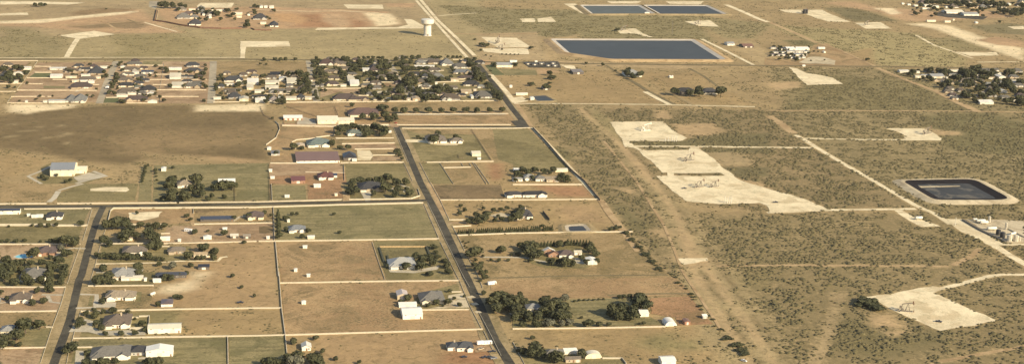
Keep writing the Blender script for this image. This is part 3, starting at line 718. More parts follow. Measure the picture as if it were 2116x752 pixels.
field('olive', 'd0', '665,322 1500,310 1490,515 605,535', 2); field('tan', 'd0', '1505,315 2098,300 2098,512 1485,518', 2)
field('green', 'd0', '600,548 1855,532 1860,752 550,752', .8); field('green', 'd0', '1872,530 2098,524 2098,752 1870,752', .8); field('green', 'd1', '0,525 235,518 248,690 240,752 0,752', .8)
field('tan', 'd1', '-600,300 208,296 232,508 -600,520', 2)
field('orange', 'px', '572,500 768,498 797,577 582,582', 1); field('olive', 'px', '771,498 908,497 948,577 799,578', .8)
field('orange', 'd1', '200,98 1660,75 1845,462 238,512', 1); field('olive', 'd1', '1240,260 1380,160 1670,90 1735,300 1360,305', .6)
field('orange', 'd1', '245,520 1850,474 2000,752 250,752', 2); field('tan', 'd1', '245,525 480,520 520,752 250,752', 2)
field('red', 'd1', '1600,650 1900,560 1960,752 1500,752', 2)
# paddocks east of the middle road
field('olive', 'b1', '1210,305 1760,302 1920,555 1335,570', .8); field('tan', 'b1', '1215,305 1755,305 1800,350 1330,345', .8)
field('tan', 'b1', '1765,306 1925,306 2090,545 1945,555', .6)
field('olive', 'px', '1017,267 1090,266 1180,352 1060,350 1062,340 1030,330', 1)
field('olive', 'b1', '1345,580 1500,580 1610,752 1425,752', .5); field('tan', 'b1', '1505,582 1780,582 1900,752 1615,752', .6)
field('tan', 'px', '985,336 1050,334 1062,375 1200,384 1234,410 1130,408 1020,408 1005,370', 2); field('red', 'px', '1008,338 1034,338 1040,366 1022,372 1010,360', 2); field('red', 'px', '1110,384 1205,386 1232,408 1150,407', 2)
field('brown', 'c1', '1450,10 2000,10 2030,120 1505,125', 1)
field('tan', 'px', '910,414 1237,412 1287,476 944,484 925,455', 2); field('orange', 'c2', '380,190 650,170 830,330 700,320 420,300', 2)
field('tan', 'c1', '1645,428 2098,412 2098,752 1815,752', .8); field('tan', 'px', '1060,487 1297,481 1395,578 1015,582 1006,545', 1)
field('olive', 'c2', '0,560 120,640 270,690 600,690 660,660 690,640 520,480 100,480', 1)
field('orange', 'px', '1010,578 1395,573 1432,610 1100,618 1015,600', 1.2)
field('green', 'd2', '0,430 0,240 480,222 990,215 1060,330 1230,430 700,445 0,452', .8)
field('red', 'd2', '1130,215 1440,195 1640,425 1350,435 1330,370 1130,340', 1.2)
field('tan', 'd2', '0,480 1640,440 1960,752 900,752 880,705 240,620 10,560', 2); field('olive', 'd2', '20,640 260,620 580,640 890,705 920,752 100,752', .8); field('olive', 'd2', '1050,520 1280,500 1360,560 1500,560 1560,640 1200,660 980,600', 3)
# the large dark field, its sand edges, and the open land around
field('brown', 'px', '0,238 60,226 160,222 240,216 400,217 410,231 540,229 566,252 576,268 556,300 553,334 520,338 415,335 330,322 250,338 190,337 110,325 45,312 -40,300 -40,232', 3.2)
SOFT.append(('px', '258,278 340,266 420,264 520,262 562,270 545,290 470,300 400,312 330,318 270,318 225,300', (.235,.165,.080), .15, 25)); SOFT.append(('px', '300,316 420,322 556,332 556,338 420,336 300,332', (.30,.215,.105), .2, 8))
field('orange', 'px', '400,319 470,323 555,336 520,338 450,333', 2)
field('cream', 'px', '14,232 22,217 160,216 150,222 110,228 55,236', 2); field('cream', 'px', '402,217 548,215 537,230 408,230', 2)
field('tan', 'px', '0,310 100,328 98,340 60,352 0,372', 2)
field('lawn', 'e5', '480,385 570,370 650,420 720,480 570,480', .8); field('green', 'e5', '655,415 1040,425 1060,480 730,482', .8)
field('tan', 'px', '1010,158 1120,152 1300,146 1390,214 1062,214', 2); field('tan', 'px', '1320,150 1440,150 1552,216 1395,214', 2)
field('tan', 'px', '1570,138 1800,100 1812,134 1660,138', 2)
field('orange', 'r3', '0,370 520,430 720,300 760,180 960,150 1180,260 1700,510 0,490', 1.5)
# brown pits and bare ground in the brown-walled tract
field('pink', 'a0', '0,190 400,170 900,100 1150,80 1260,170 1400,230 1500,270 900,270 600,250 330,230 0,210', 3)
field('cream', 'a0', '0,175 300,165 700,130 1000,90 1130,95 1000,120 680,150 330,190 0,192', 2); field('cream', 'a0', '0,15 300,15 700,25 560,40 300,35 0,40', 1); field('cream', 'a0', '0,112 220,105 235,125 0,128', 1)
field('pink', 'px', '322,22 345,18 420,14 560,15 700,20 800,25 830,52 700,58 560,60 420,58 345,47', 2)
field('red', 'a1', '270,130 560,110 690,200 640,230 300,220', 4); field('red', 'a1', '760,150 900,180 920,220 780,230', 3)
field('cream', 'r4', '800,100 860,50 1380,50 1345,125 830,125', 1); field('cream', 'a1', '715,40 1030,42 1040,75 745,72', 1)
field('cream', 'a1', '880,110 1090,115 1170,200 990,215', 2); field('cream', 'a1', '1205,158 1270,160 1370,215 1360,235 1200,235 480,248 500,230 1150,225 1240,205', 1)
field('pink', 'a1', '1040,30 1300,30 1280,65 1070,60', 2)
# far right: sandy ground round the works yard
field('pink', 'a3', '430,25 700,15 900,65 1150,80 1420,100 1750,85 2000,140 1700,160 1200,180 1080,170 940,110 640,60', 3)
field('cream', 'a3', '860,70 1010,70 1080,110 1000,120', 2); field('cream', 'a3', '1120,195 1300,190 1500,215 1600,260 1850,340 2082,400 2082,500 1900,440 1700,370 1500,290 1330,235', 3)
field('cream', 'a3', '1520,425 1850,430 1880,455 1640,460', 1.5); field('cream', 'a3', '1950,220 2082,215 2082,240 2000,240', 1)
field('pink', 'a3', '1700,330 1850,300 2082,340 2082,390 1850,370', 2)
# ------------------------------------------------------------------ roads
def road(m, w, *a, **k): return strip('road', L[m], chain(*a), w, .25, **k)
def path(m, w, *a, **k): return strip('path', L[m], chain(*a), w, .5, **k)
VA = 'px', '104,770 111,752 144,663 164,577 168,570 188,494 199.6,455.8 213,428'
strip('verge', L['verge'], chain(*VA), 24, 1)
strip('verge', L['verge'], chain('px', '1066,775 1054,752 1021.4,701 992,633 959.5,564 931.7,501.3 906.5,448 883.7,405.3 868.5,377 840.8,311.3 820,264'), 22, 1)
strip('verge', L['track'], chain('px', '920,446 886,378'), 7, 1); 
strip('verge', L['darktrack'], chain('px', '-10,428 213,427 530,422 883,416'), 16, 1)
strip('verge', L['olive'], chain('px', '820,263.5 1085,263'), 16, 1)
road('asphalt', 6.8, *VA)
road('asphalt', 7, 'px', '-10,427.3 213,426.6 400,423.8 530,421.5 700,418.5 883,414')
road('asphalt', 8, 'px', '1064,775 1054,752 1021.4,701 992,633 959.5,564 931.7,501.3 906.5,448 883.7,405.3 868.5,377 840.8,311.3 819,262')
road('asphalt', 6.5, 'px', '815,262.4 1082,263'); 
strip('verge', L['verge'], chain('px', '985,131 1010,161 1037,196 1056,222 1085,258'), 20, 1)
road('asphalt', 9, 'px', '981,126 1010,161 1037,196 1056,222 1080,252 1086,263')
sheet('road', L['asphalt'], pts('b2', '-20,240 90,230 130,290 60,300 20,278'), .3)
path('cream', 8, 'px', '1014,155 1030,172 1047,191 1064,213'); path('track', 6, 'px', '1066,213 1098,262'); path('cream', 5.5, 'px', '1100,264 1144,310 1190,360 1230,405')
sheet('pad', L['cream'], pts('px', '1056,203 1080,200 1092,210 1064,214'), .6)
road('oldasphalt', 10, 'px', '240,127 222,168 205,214'); road('oldasphalt', 11, 'px', '441,127 438,180 436,214'); road('oldasphalt', 10, 'px', '638,126 645,165 653,200 655,210'); road('oldasphalt', 9, 'px', '800,123 826,166 846,198 846,207')
road('darktrack', 11, 'px', '-20,123.5 500,123 985,128 1200,132 1590,136.5 1810,138 2140,143.5'); path('cream', 5, 'px', '-10,120.3 130,120.5 200,119.6 500,119.5')
road('verge', 14, 'px', '864,-8 909,46 982,126'); road('darktrack', 4, 'px', '864,-8 909,46 982,126'); path('cream', 7, 'px', '869,0 904,42 935,71 981,116'); path('cream', 6, 'px', '860,2 892,38 925,75 965,119')
# well-pad roads, caliche
def cal(w, *a, **k): return strip('road', L['cream'], chain(*a), w, 1.0, **k)
cal(7, 'px', '1644,279 1666,291 1691,307.5 1746.6,340.3 1817,380 1855,402.7 1898,427 1931,441 1964,463.4'); cal(9, 'px', '2055,506 2085,526 2130,552')
cal(7, 'px', '1290,302.5 1400,302.5 1683,305.5'); cal(6, 'px', '1658,286 1780,288.5 1944,289.5'); cal(7, 'px', '1585,439.5 1711,433.5 1893,431.5')
cal(7, 'px', '2130,567 2070,567 2045,570 2019.5,577 1985,586 1943.7,596 1915,602')
cal(5.5, 'px', '1062,214.5 1200,215 1376,217 1560,221.5'); cal(7, 'px', '1449,81 1500,106 1557,135')
cal(12, 'px', '1500,10 1540,27 1566,39 1590,47'); path('track', 10, 'px', '1590,46 1653,73 1690,90'); path('track', 6, 'px', '1690,90 1734,103 1807,137')
path('cream', 6, 'px', '1893,73 1930,94 1969,107 2010,121'); path('cream', 5, 'px', '2020,129 2060,128.5 2130,128')
cal(9, 'a0', '640,312 590,390 545,470'); 
path('cream', 6, 'px', '905,34 935,31 985,28'); path('track', 9, 'px', '940,70 1000,72 1110,70')
path('track', 5, 'px', '1480,549 1600,547.5 1700,548 1960,550'); path('track', 7, 'px', '1970,548 2005,530 2025,514'); SOFT.append(('px', '1718,606 1742,606 1734,650 1726,690 1705,735 1688,770 1655,770 1680,725 1700,690 1708,650', (.34,.25,.13), .12, 7)); path('track', 5, 'px', '1880,765 1950,745 2030,730 2130,713')
path('track', 6, 'px', '1590,229 1800,229.5 2010,230.5 2130,233'); path('track', 14, 'px', '1930,186 1975,210 2022,232'); path('track', 10, 'px', '1812,141 1870,165 1930,188')
SOFT.append(('px', '1185,219 1228,219 1275,262 1335,330 1395,400 1445,470 1500,540 1545,600 1600,680 1655,770 1490,770 1450,690 1420,610 1400,540 1375,470 1340,410 1290,330 1240,270', (.33,.25,.125), .38, 12))
for q_ in ('1190,222 1200,222 1258,268 1312,322 1360,378 1396,436 1426,490 1456,540 1492,590 1530,640 1580,710 1622,770 1604,770 1560,705 1512,640 1474,586 1440,534 1412,486 1382,432 1348,378 1300,324 1248,268', '1400,470 1412,470 1440,560 1470,610 1520,690 1570,770 1550,770 1500,690 1455,610 1425,560', '1262,285 1270,285 1330,350 1380,410 1420,470 1410,470 1368,410 1320,350'): SOFT.append(('px', q_, (.405,.285,.148), .05, 6))
for q_ in ('1204,224 1209,224 1270,272 1325,325 1374,380 1412,436 1440,486 1432,486 1404,436 1366,380 1318,325 1264,272', '1450,500 1458,500 1500,560 1545,630 1600,705 1645,768 1636,768 1590,705 1536,630 1490,560', '1440,545 1446,545 1480,600 1530,680 1580,760 1570,760 1522,680 1472,600'): SOFT.append(('px', q_, (.21,.155,.075), .5, 4))
SOFT.append(('px', '1230,225 1275,262 1300,290 1290,300 1255,270 1225,240', (.26,.205,.095), .3, 8))
path('track', 3, 'px', '1247,291 1280,332 1315,375 1340,415 1372,465 1395,520 1410,560 1450,620 1490,680')
path('track', 12, 'px', '1590,240 1640,275'); path('track', 8, 'px', '1240,412 1262,445 1290,480 1320,520')
path('darktrack', 4, 'px', '1255,610 1350,607 1430,606'); path('darktrack', 3.5, 'px', '1000,575 1180,570 1380,568')
# pads
def pad(t, s, amp=2.0, m='cream', name='pad'):
    if m in ('track', 'verge', 'pink') and amp >= 1: SOFT.append((t, s, SC[m], .05, 5+amp*2.5)); return
    return sheet(name, L[m], pts(t, s), amp)
pad('b2', '790,248 1225,243 1335,335 1425,378 1385,402 1240,406 950,402 990,446 920,448 855,350')
pad('b2', '925,442 1010,452 1085,480 1440,476 1450,456 1520,456 1545,480 1700,605 1810,684 1730,686 1700,664 1310,666 1300,690 1270,690 1262,660 1220,662 1165,600 1100,550 1010,470')
pad('px', '1356,364 1515,363 1528,372 1590,391 1638,403 1713,433 1590,441 1588,430 1570,420 1525,421 1485,422 1418,416 1390,395 1373,380')
pad('px', '1520,372 1560,376 1592,392 1560,395 1530,384', 1.5, 'track'); pad('b2', '1300,262 1640,262 1735,325 1700,350 1420,362 1340,330', 2, 'track'); pad('b2', '1560,500 1830,495 1980,570 1950,605 1720,605 1640,560', 2.5, 'verge')
pad('b3', '955,300 1265,298 1350,340 1425,392 1085,392 1110,360 1060,330'); pad('b3', '1280,300 1560,330 1570,350 1380,360', 2, 'track')
pad('d3', '740,215 1100,152 1340,112 1425,130 1335,170 1855,390 1840,402 1500,462 1400,478 1200,392 1150,372 1015,312 920,262 870,225'); pad('d3', '800,340 960,340 1075,440 860,450', 2, 'track'); pad('d3', '960,490 1150,485 1000,530', 1, 'track')
pad('c3', '1440,283 1592,288 1915,488 2100,486 2100,500 1880,500 1872,522 1830,524 1500,342'); pad('c3', '1020,215 1085,215 1190,275 1330,320 1400,345 1240,350 1140,300', 1)
pad('c3', '1600,286 2082,300 2120,440 2090,480 1930,480', 2, 'gravel')
pad('a0', '490,292 770,256 942,285 780,305 650,322 560,308', 1); pad('px', '497,86 597,86 600,97 508,98 506,121 496,121', .8)
pad('a2', '55,155 185,152 180,182 75,184', 1); pad('a2', '200,155 310,140 355,182 205,182', 1); pad('a2', '850,242 1000,235 1060,275 1145,305 1110,308 1010,278 875,276', 1); pad('a2', '1405,178 1610,168 1685,220 1515,216', 1)
pad('px', '994,77 1068,79 1098,98 1030,99 1012,90', 1); pad('px', '994,101 1090,101 1094,113 1050,113 1000,108', 1); pad('e5', '440,320 600,330 590,375 460,375', 1, 'pink'); pad('e5', '1050,415 1200,420 1280,450 1050,470', 1.5, 'pink')
pad('a3', '80,82 430,82 480,110 665,182 480,178 380,150 300,118 130,102', 1.5); pad('a3', '700,190 905,184 1005,236 790,236', 1.5); pad('a3', '160,552 230,565 300,600 400,615 520,640 605,690 310,698 240,640', 1.5); pad('px', '1590,172 1650,168 1660,182 1600,186', 2, 'track')
pad('r3', '530,450 720,350 900,365 1100,420 1090,490 850,470 620,465', 1, 'gravel'); pad('a2', '380,532 500,540 520,575 440,560', .8); pad('a2', '770,14 1050,14 1010,32 800,30', 1); pad('a2', '1250,14 1560,14 1530,40 1280,34', 1); pad('a2', '415,33 510,32 640,112 660,128 560,112', .8)
pad('a2', '70,508 370,505 395,558 130,555', .6, 'asphalt'); pad('e1', '0,0 1,0 1,1', 0, 'track') if False else None
pad('r2', '620,190 820,205 1250,250 1470,262 1400,312 850,275 650,245', 2, 'asphalt'); pad('r4', '60,25 220,25 160,150 60,110', 1, 'oldasphalt')
pad('c2', '1290,600 1560,600 1640,625 1560,660 1450,690 1380,640', 3, 'track'); pad('c2', '1350,610 1590,605 1600,630 1400,660', 2)
pad('c2', '880,40 1000,40 990,80 900,60', 2, 'track'); pad('b2', '1140,150 1280,150 1270,215 1180,220', 2, 'track'); pad('c2', '1130,380 1290,380 1320,420 1180,430', 3, 'track')
# driveways
def drive(w, t, s, m='concrete'): return strip('driveway', L[m], pts(t, s), w, .3)
drive(3.5, 'c0', '785,655 1300,645 1460,632 1520,632 1780,632 1810,602 1860,595', 'cream'); drive(4, 'c0', '1590,345 1575,330 1565,205', 'track')
drive(6, 'c0', '400,150 440,120 480,60', 'concrete'); drive(4, 'c0', '480,55 600,20 680,0'); drive(4, 'b0', '340,752 230,690 330,650 430,600', 'concrete'); drive(5, 'b0', '620,752 760,710 870,690 760,650')
sheet('driveway', L['concrete'], pts('b0', '600,700 730,660 870,692 760,720 640,735'), .5)
drive(4, 'd0', '655,182 790,186 790,230 775,290 620,295'); sheet('driveway', L['concrete'], pts('d0', '800,240 950,248 945,288 780,290'), .4)
drive(3.5, 'd0', '340,185 520,188'); drive(3.5, 'd0', '390,195 415,245 500,255'); sheet('driveway', L['concrete'], pts('d0', '640,400 700,385 760,400 750,450 830,480 1060,475 1190,490 1190,515 830,520 720,490 560,490'), .6)
sheet('driveway', L['concrete'], pts('d0', '620,640 690,645 690,752 610,752'), .4); drive(4, 'd0', '1130,705 1240,700')
drive(3.5, 'c0', '500,545 600,525 700,530'); sheet('driveway', L['concrete'], pts('c0', '420,545 500,520 560,535 480,580 420,620'), .5); drive(3, 'c0', '785,725 900,725'); sheet('driveway', L['concrete'], pts('c0', '1080,680 1180,690 1150,752 1090,740'), .6)
sheet('driveway', L['concrete'], pts('c1', '850,65 940,55 930,138 890,140'), .4); drive(4, 'c1', '1110,45 1180,10 1240,30 1210,70'); drive(4, 'c0', '2030,260 1960,270 1900,310', 'gravel'); drive(8, 'c1', '735,60 735,140', 'track')
sheet('driveway', L['cream'], pts('b1', '1215,392 1380,392 1395,372 1420,375 1560,412 1680,385 1700,405 1640,436 1480,436 1350,415 1215,412'), .4)
sheet('driveway', L['concrete'], pts('b1', '340,195 480,230 490,265 330,265'), .4); strip('driveway', L['concrete'], pts('b1', '660,272 1100,275'), 7, .3); sheet('driveway', L['pink'], pts('b1', '1090,262 1170,262 1160,292 1100,290'), .4)
drive(5, 'b1', '650,384 880,382 1120,380', 'gravel'); drive(6, 'b1', '1145,188 2040,184', 'concrete')
drive(5, 'c1', '1570,318 1650,320 1740,320', 'pink'); drive(4, 'c1', '1830,600 2098,600', 'concrete'); drive(4, 'c2', '0,600 100,605 270,640', 'concrete'); sheet('driveway', L['gravel'], pts('c1', '1900,260 2000,235 2080,260 2000,285'), .4)
sheet('driveway', L['concrete'], pts('c1', '1080,700 1310,705 1500,668 1480,700 1290,730 1090,722'), .5); sheet('driveway', L['concrete'], pts('c2', '500,600 560,610 600,660 520,650'), .4)
sheet('driveway', L['gravel'], pts('d1', '1570,190 1700,170 1740,290 1400,300 1550,270'), .6); sheet('driveway', L['pink'], pts('d1', '1770,600 1900,600 1950,640 1790,660'), .6); drive(5, 'd2', '-20,330 60,385', 'concrete')
for s in ('1730,210 1780,200', '1760,265 1810,258', '1790,330 1835,325'): drive(6, 'd1', s, 'gravel')
drive(9, 'b2', '1080,0 1190,60 1290,108', 'cream'); drive(7, 'b2', '1120,0 1230,60 1320,105', 'darktrack'); drive(7, 'a2', '920,640 1000,680 1110,752', 'darktrack'); drive(5, 'a2', '760,535 850,590 920,640', 'darktrack'); drive(6, 'a2', '1440,560 1560,625 1720,740', 'darktrack'); drive(6, 'b2', '1250,0 1380,60 1480,112', 'verge')
drive(5, 'a0', '620,752 700,720', 'concrete')
for s in ('1160,420 1210,330', '300,640 200,690'): pass
for q_ in ('300,285 345,285 350,292 290,294', '150,318 300,312 310,320 150,328', '520,335 575,335 580,355 525,355', '530,405 580,408 582,432 522,430', '360,372 410,368 400,380 365,382', '470,360 510,358 505,370 465,370', '100,262 135,260 130,268 95,270', '480,265 530,270 520,285 475,282', '50,362 130,355 130,366 55,372'): SOFT.append(('b0', q_, (.30,.225,.115), .1, 6))
path('cream', 7, 'a0', '-40,185 250,182 420,165 640,140 880,115 1080,98'); path('track', 6, 'a0', '440,195 620,215 900,190 1100,175 1220,190 1450,250'); path('track', 5, 'a0', '340,240 560,205 880,170 1040,160 1130,180'); path('cream', 5, 'a0', '1180,185 1300,220 1450,262'); path('track', 5, 'a0', '870,190 960,245 1180,268 1420,262'); path('darktrack', 4, 'a0', '1040,160 1110,185 1180,180'); path('darktrack', 3.5, 'a0', '0,62 260,58 560,55 800,60'); path('cream', 5, 'a1', '0,80 160,88 420,95 700,92 1000,108'); path('darktrack', 4, 'a1', '330,80 640,72 1000,95 1100,90')
SOFT.append(('a0', '560,215 900,185 1100,175 1250,210 1120,240 900,225 700,240', (.235,.165,.085), .1, 12)); SOFT.append(('a0', '600,95 820,70 1100,75 1060,100 820,112 600,128', (.25,.17,.085), .05, 12)); SOFT.append(('a1', '100,120 300,110 420,150 380,200 200,180', (.44,.27,.13), .03, 10)); SOFT.append(('a1', '520,110 700,120 760,200 660,235 560,180', (.43,.29,.16), .03, 10))
# ------------------------------------------------------------------ ponds
WLINER = plain('pale_liner', (.50,.44,.34), .6, .1, .05); BLINER = plain('black_liner', (.020,.017,.018), .8, .15, .05); BLINER.node_tree.nodes['Principled BSDF'].inputs['Specular IOR Level'].default_value = .05; 
pond(pts('a2', '305,318 1480,322 1745,487 800,483 430,428'), 3.0, .3, 1.3, 13, 5, 9, WLINER, L['track'], WATER, 10)
pond(pts('a2', '545,42 1040,42 1165,112 640,114'), 2.5, .3, 1.0, 9, 5, 8, WLINER, L['verge'], WATER2, 8)
pond(pts('a2', '1062,42 1590,44 1752,116 1195,114'), 2.5, .3, 1.0, 9, 5, 8, WLINER, L['verge'], WATER, 8)
pond(pts('r5', '85,62 835,48 1200,242 1135,264 470,264 400,250'), 2.2, .2, .25, 13, 4, 9, BLINER, L['gravel'], water_mat('silty_water', (.055,.056,.056), .5, (.13,.118,.095)), 14)
pond(pts('b2', '155,35 265,28 345,72 195,75'), .8, .1, .35, 3, 2, 4, plain('mud_liner', (.12,.10,.07)), L['verge'], WATER, 6)
pond(pts('c2', '420,335 590,325 645,382 435,388'), 1.0, .1, .25, 4.5, 3.5, 4, plain('lined_bank', (.42,.35,.24)), L['verge'], water_mat('dark_pond_water', (.045,.047,.045)), 6)
sheet('sediment', L['gravel'], pts('r5', '235,124 680,121 700,130 520,136 330,142 262,146'), 1.5, False, .34)
strip('dark_strip', L['asphalt'], pts('a2', '1500,335 1640,420 1775,490'), 5, .5)  # flat dark strip along the right side of the big pond
# ================================================================== buildings (front wall's foot x0..x1 at yb, roof top at yt, in survey tiles)
H = house
# --- west of and along the left road
H('d0', 75, 240, 262, 140, 'hip', 'brown', 'white', 'brown-roofed house at the left edge', 'beside a small blue pool')
H('d0', 862, 1105, 240, 148, 'hip', 'tan', 'white', 'tan-roofed house by the loop drive', 'with a long white front')
shed('d0', 1318, 1412, 284, 205, 'plum', 'white', 'dark-roofed shed on bare sand', 'hip')
H('d0', 840, 1062, 468, 330, 'hip', 'brown', 'white', 'big brown-roofed courtyard house', 'with two small white walled yards', chim=True)
H('d0', 1210, 1480, 500, 425, 'gable', 'cream', 'white', 'long cream barn', 'at the end of the walled yard', name='barn', cat='barn', h=4.2)
H('d0', 738, 1062, 728, 600, 'hip', 'grey', 'white', 'grey hip-roofed house at the bottom', 'next to the white gabled barn', h=3)
H('d0', 1195, 1415, 692, 582, 'gabley', 'white', 'white', 'white gabled barn', 'with its gable to the road below', name='barn', cat='barn', h=4.6, slope=.2, doors=1)
H('d0', 1066, 1186, 682, 598, 'hip', 'dark', 'grey', 'small dark-roofed guest house', 'between grey house and white barn', near=False, wings=0)
H('d0', 0, 140, 522, 430, 'hip', 'lgrey', 'cream', 'pale grey house behind round trees', 'at the left edge')
H('px', 40, 94, 582, 549, 'hip', 'grey', 'white', 'grey house deep in the left grove')
H('px', 229, 276, 579, 550, 'hip', 'lgrey', 'stone', 'grey shingle house by the second drive', 'with a curved drive')
H('c0', 0, 162, 250, 200, 'gable', 'navy', 'white', 'navy-roofed white barn', 'against the road at the left edge', name='barn', cat='barn', h=4, slope=.3, doors=2)
H('c0', 375, 505, 298, 200, 'hip', 'dark', 'white', 'dark-roofed house with white gables', 'on the walled green corner lot')
H('px', 511, 545, 455.5, 433, 'hip', 'plum', 'cream', 'plum house past the dark pool shed', 'beside the gravel drive')
H('c0', 1640, 1912, 308, 262, 'shed', 'navy', 'dark', 'long low navy-roofed shed', 'on the fenced dirt lot', name='barn', cat='shed', h=2.6, doors=0)
H('c0', 1000, 1197, 592, 502, 'hip', 'taupe', 'white', 'taupe house behind the clipped tree row')
H('c0', 975, 1082, 472, 372, 'hip', 'taupe', 'cream', 'taupe house deep in the road grove')
H('c0', 1298, 1390, 467, 430, 'gable', 'white', 'white', 'small white barn beside the grove', '', name='barn', cat='barn', h=3.2)
H('c0', 1372, 1512, 580, 512, 'hip', 'taupe', 'stone', 'stone house beside the drive', near=False)
H('c0', 1585, 1715, 600, 556, 'gable', 'buff', 'cream', 'buff-roofed house at the drive end', near=False)
shed('c0', 1622, 1712, 700, 655, 'black', 'dark', 'black-roofed carport on the orange field', 'shed')
H('px', 322, 385, 576, 562, 'hip', 'navy', 'dark', 'navy-roofed house among dark shrubs', 'below the black carport', near=False)
H('c0', 300, 452, 592, 506, 'hip', 'plum', 'brick', 'plum-roofed house with kidney pool', 'and brick east side')
# --- north of the cross road
H('px', 366, 396, 389, 371, 'hip', 'tan', 'white', 'tan-roofed house in the roadside trees')
H('px', 451, 486, 387, 370, 'gable', 'white', 'white', 'white barn behind the roadside trees', name='barn', cat='barn')
H('b0', 412, 608, 690, 585, 'gable', 'bluegrey', 'cream', 'big grey-roofed cream barn', 'on the looped gravel drive', name='barn', cat='barn', h=7.2, slope=.24, doors=3)
H('b0', 612, 705, 668, 600, 'gable', 'cream', 'cream', 'cream annex of the big barn', name='barn', cat='barn', h=4.5, doors=1)
shed('b0', 1320, 1358, 650, 598, 'white', 'white', 'narrow white shed on the green field', 'gabley', h=3)
H('b1', 222, 376, 234, 190, 'gable', 'white', 'rust', 'white-roofed horse shed', 'over a red corral', name='stable', cat='stable', h=3.2, doors=4)
H('b1', 500, 668, 263, 197, 'gable', 'cream', 'cream', 'long cream-white barn', 'behind the paddocks', name='barn', cat='barn', h=5, doors=2)
H('b1', 669, 802, 263, 209, 'gable', 'cream', 'cream', 'lower east half of the cream-white barn', 'with a dark open doorway', name='barn', cat='barn', h=4.4, doors=0)
o_ = HOUSES[-1]
H('b1', 755, 1005, 206, 128, 'hip', 'redbrown', 'cream', 'wide red-brown roofed house', 'behind the two cream barns')
H('b1', 742, 866, 363, 304, 'hip', 'sage', 'white', 'sage-roofed house ringed by trees')
H('b1', 415, 602, 457, 373, 'hip', 'teal', 'white', 'teal-roofed white house', 'above the long brown barn')
H('b1', 316, 396, 468, 414, 'gabley', 'buff', 'tan', 'buff workshop beside the teal roof', name='workshop', cat='workshop')
H('b1', 326, 682, 582, 488, 'shed', 'rust', 'white', 'long brown-roofed arena barn', 'with a white south wall', name='barn', cat='barn', h=2.8, doors=0)
H('b1', 712, 818, 562, 480, 'hip', 'black', 'dark', 'black hip-roofed barn', 'at the right end of the arena', name='barn', cat='barn', h=3.6, slope=.6, wings=0)
shed('b1', 783, 820, 568, 545, 'white', 'white', 'little white shed by black barn'); shed('b1', 88, 120, 476, 448, 'white', 'white', 'white shed by the curved fence end', 'gabley'); shed('b1', 102, 128, 656, 632, 'white', 'white', 'upper white shed on the paddock edge')
shed('b1', 115, 148, 712, 690, 'white', 'white', 'lower white shed on the paddock edge'); shed('b1', 120, 190, 522, 478, 'grey', 'grey', 'grey shed beside the arena barn', 'shed')
H('b1', 285, 398, 750, 690, 'gable', 'maroon', 'brick', 'maroon-roofed barn', 'on the red dirt', name='barn', cat='barn', h=3.4)
H('b1', 505, 632, 724, 655, 'hip', 'maroon', 'white', 'maroon-roofed house with navy porch'); shed('b1', 600, 660, 702, 665, 'navy', 'white', 'navy-roofed porch shed', 'shed')
shed('c1', 470, 526, 32, 3, 'white', 'white', 'white loafing shed above the red pen', 'shed'); shed('c1', 232, 270, 113, 92, 'white', 'white', 'little white shed on green paddock'); shed('c1', 640, 664, 100, 84, 'cream', 'cream', 'little cream shed in red pen')
H('px', 742, 791, 397, 374, 'hip', 'dark', 'stone', 'dark house in the corner tree ring')
H('b1', 1400, 1560, 424, 340, 'hip', 'taupe', 'white', 'taupe house with the white apron', 'east of the middle road'); H('b1', 1590, 1690, 425, 372, 'hip', 'taupe', 'white', 'taupe wing house on the apron', near=False)
shed('b1', 1764, 1836, 528, 480, 'cream', 'cream', 'cream shed by the diagonal fence', 'gable', h=3.4); shed('b1', 1808, 1836, 556, 536, 'white', 'white', 'small white shed below cream shed'); shed('b1', 1082, 1104, 336, 316, 'white', 'white', 'white gatehouse by the corner')
H('px', 1046, 1080, 409, 395, 'hip', 'dark', 'white', 'long dark house by the white wall', near=False); H('px', 1081, 1132, 409, 394.5, 'hip', 'black', 'white', 'black-roofed house with three white bays', 'on red dirt', garage=3, near=False)
H('b2', 95, 185, 728, 640, 'hip', 'lgrey', 'white', 'white house with grey gables', 'among clipped trees', near=False); H('b2', 186, 262, 732, 672, 'hip', 'grey', 'white', 'low white wing by clipped trees', near=False)
H('b2', 275, 385, 738, 690, 'flat', 'buff', 'tan', 'buff flat-roofed garage'); shed('b2', 10, 60, 655, 625, 'white', 'white', 'white shed left of clipped trees'); H('b2', 0, 80, 735, 700, 'hip', 'lgrey', 'white', 'pale house left of the gables', near=False)
shed('b2', 345, 450, 655, 632, 'cream', 'cream', 'cream lean-to by the boundary hedge', 'shed')
H('c1', 262, 402, 405, 333, 'hip', 'bluegrey', 'white', 'blue-grey house by the cypress row', 'in the big green field'); shed('c1', 418, 476, 451, 424, 'white', 'cream', 'white shed by the field wall'); shed('c1', 252, 272, 315, 292, 'white', 'white', 'tiny white shed behind blue-grey house', 'gabley')
shed('c1', 82, 108, 452, 430, 'white', 'white', 'tiny white shed on brown lot'); shed('c0', 1822, 1858, 380, 360, 'white', 'white', 'tiny white shed below navy shed'); shed('c0', 1665, 1730, 455, 425, 'white', 'white', 'white shed with a dark lean-to', 'gabley'); shed('c0', 1455, 1480, 475, 456, 'white', 'white', 'tiny white shed by the rail'); shed('c0', 1885, 1950, 445, 425, 'cream', 'dark', 'cream-roofed loafing shed', 'shed'); shed('c0', 1990, 2050, 448, 430, 'tan', 'dark', 'tan loafing shed', 'shed')
H('c1', 1088, 1308, 702, 597, 'hip', 'lgrey', 'white', 'pale metal-roofed house', 'with a walled back garden', metal=True)
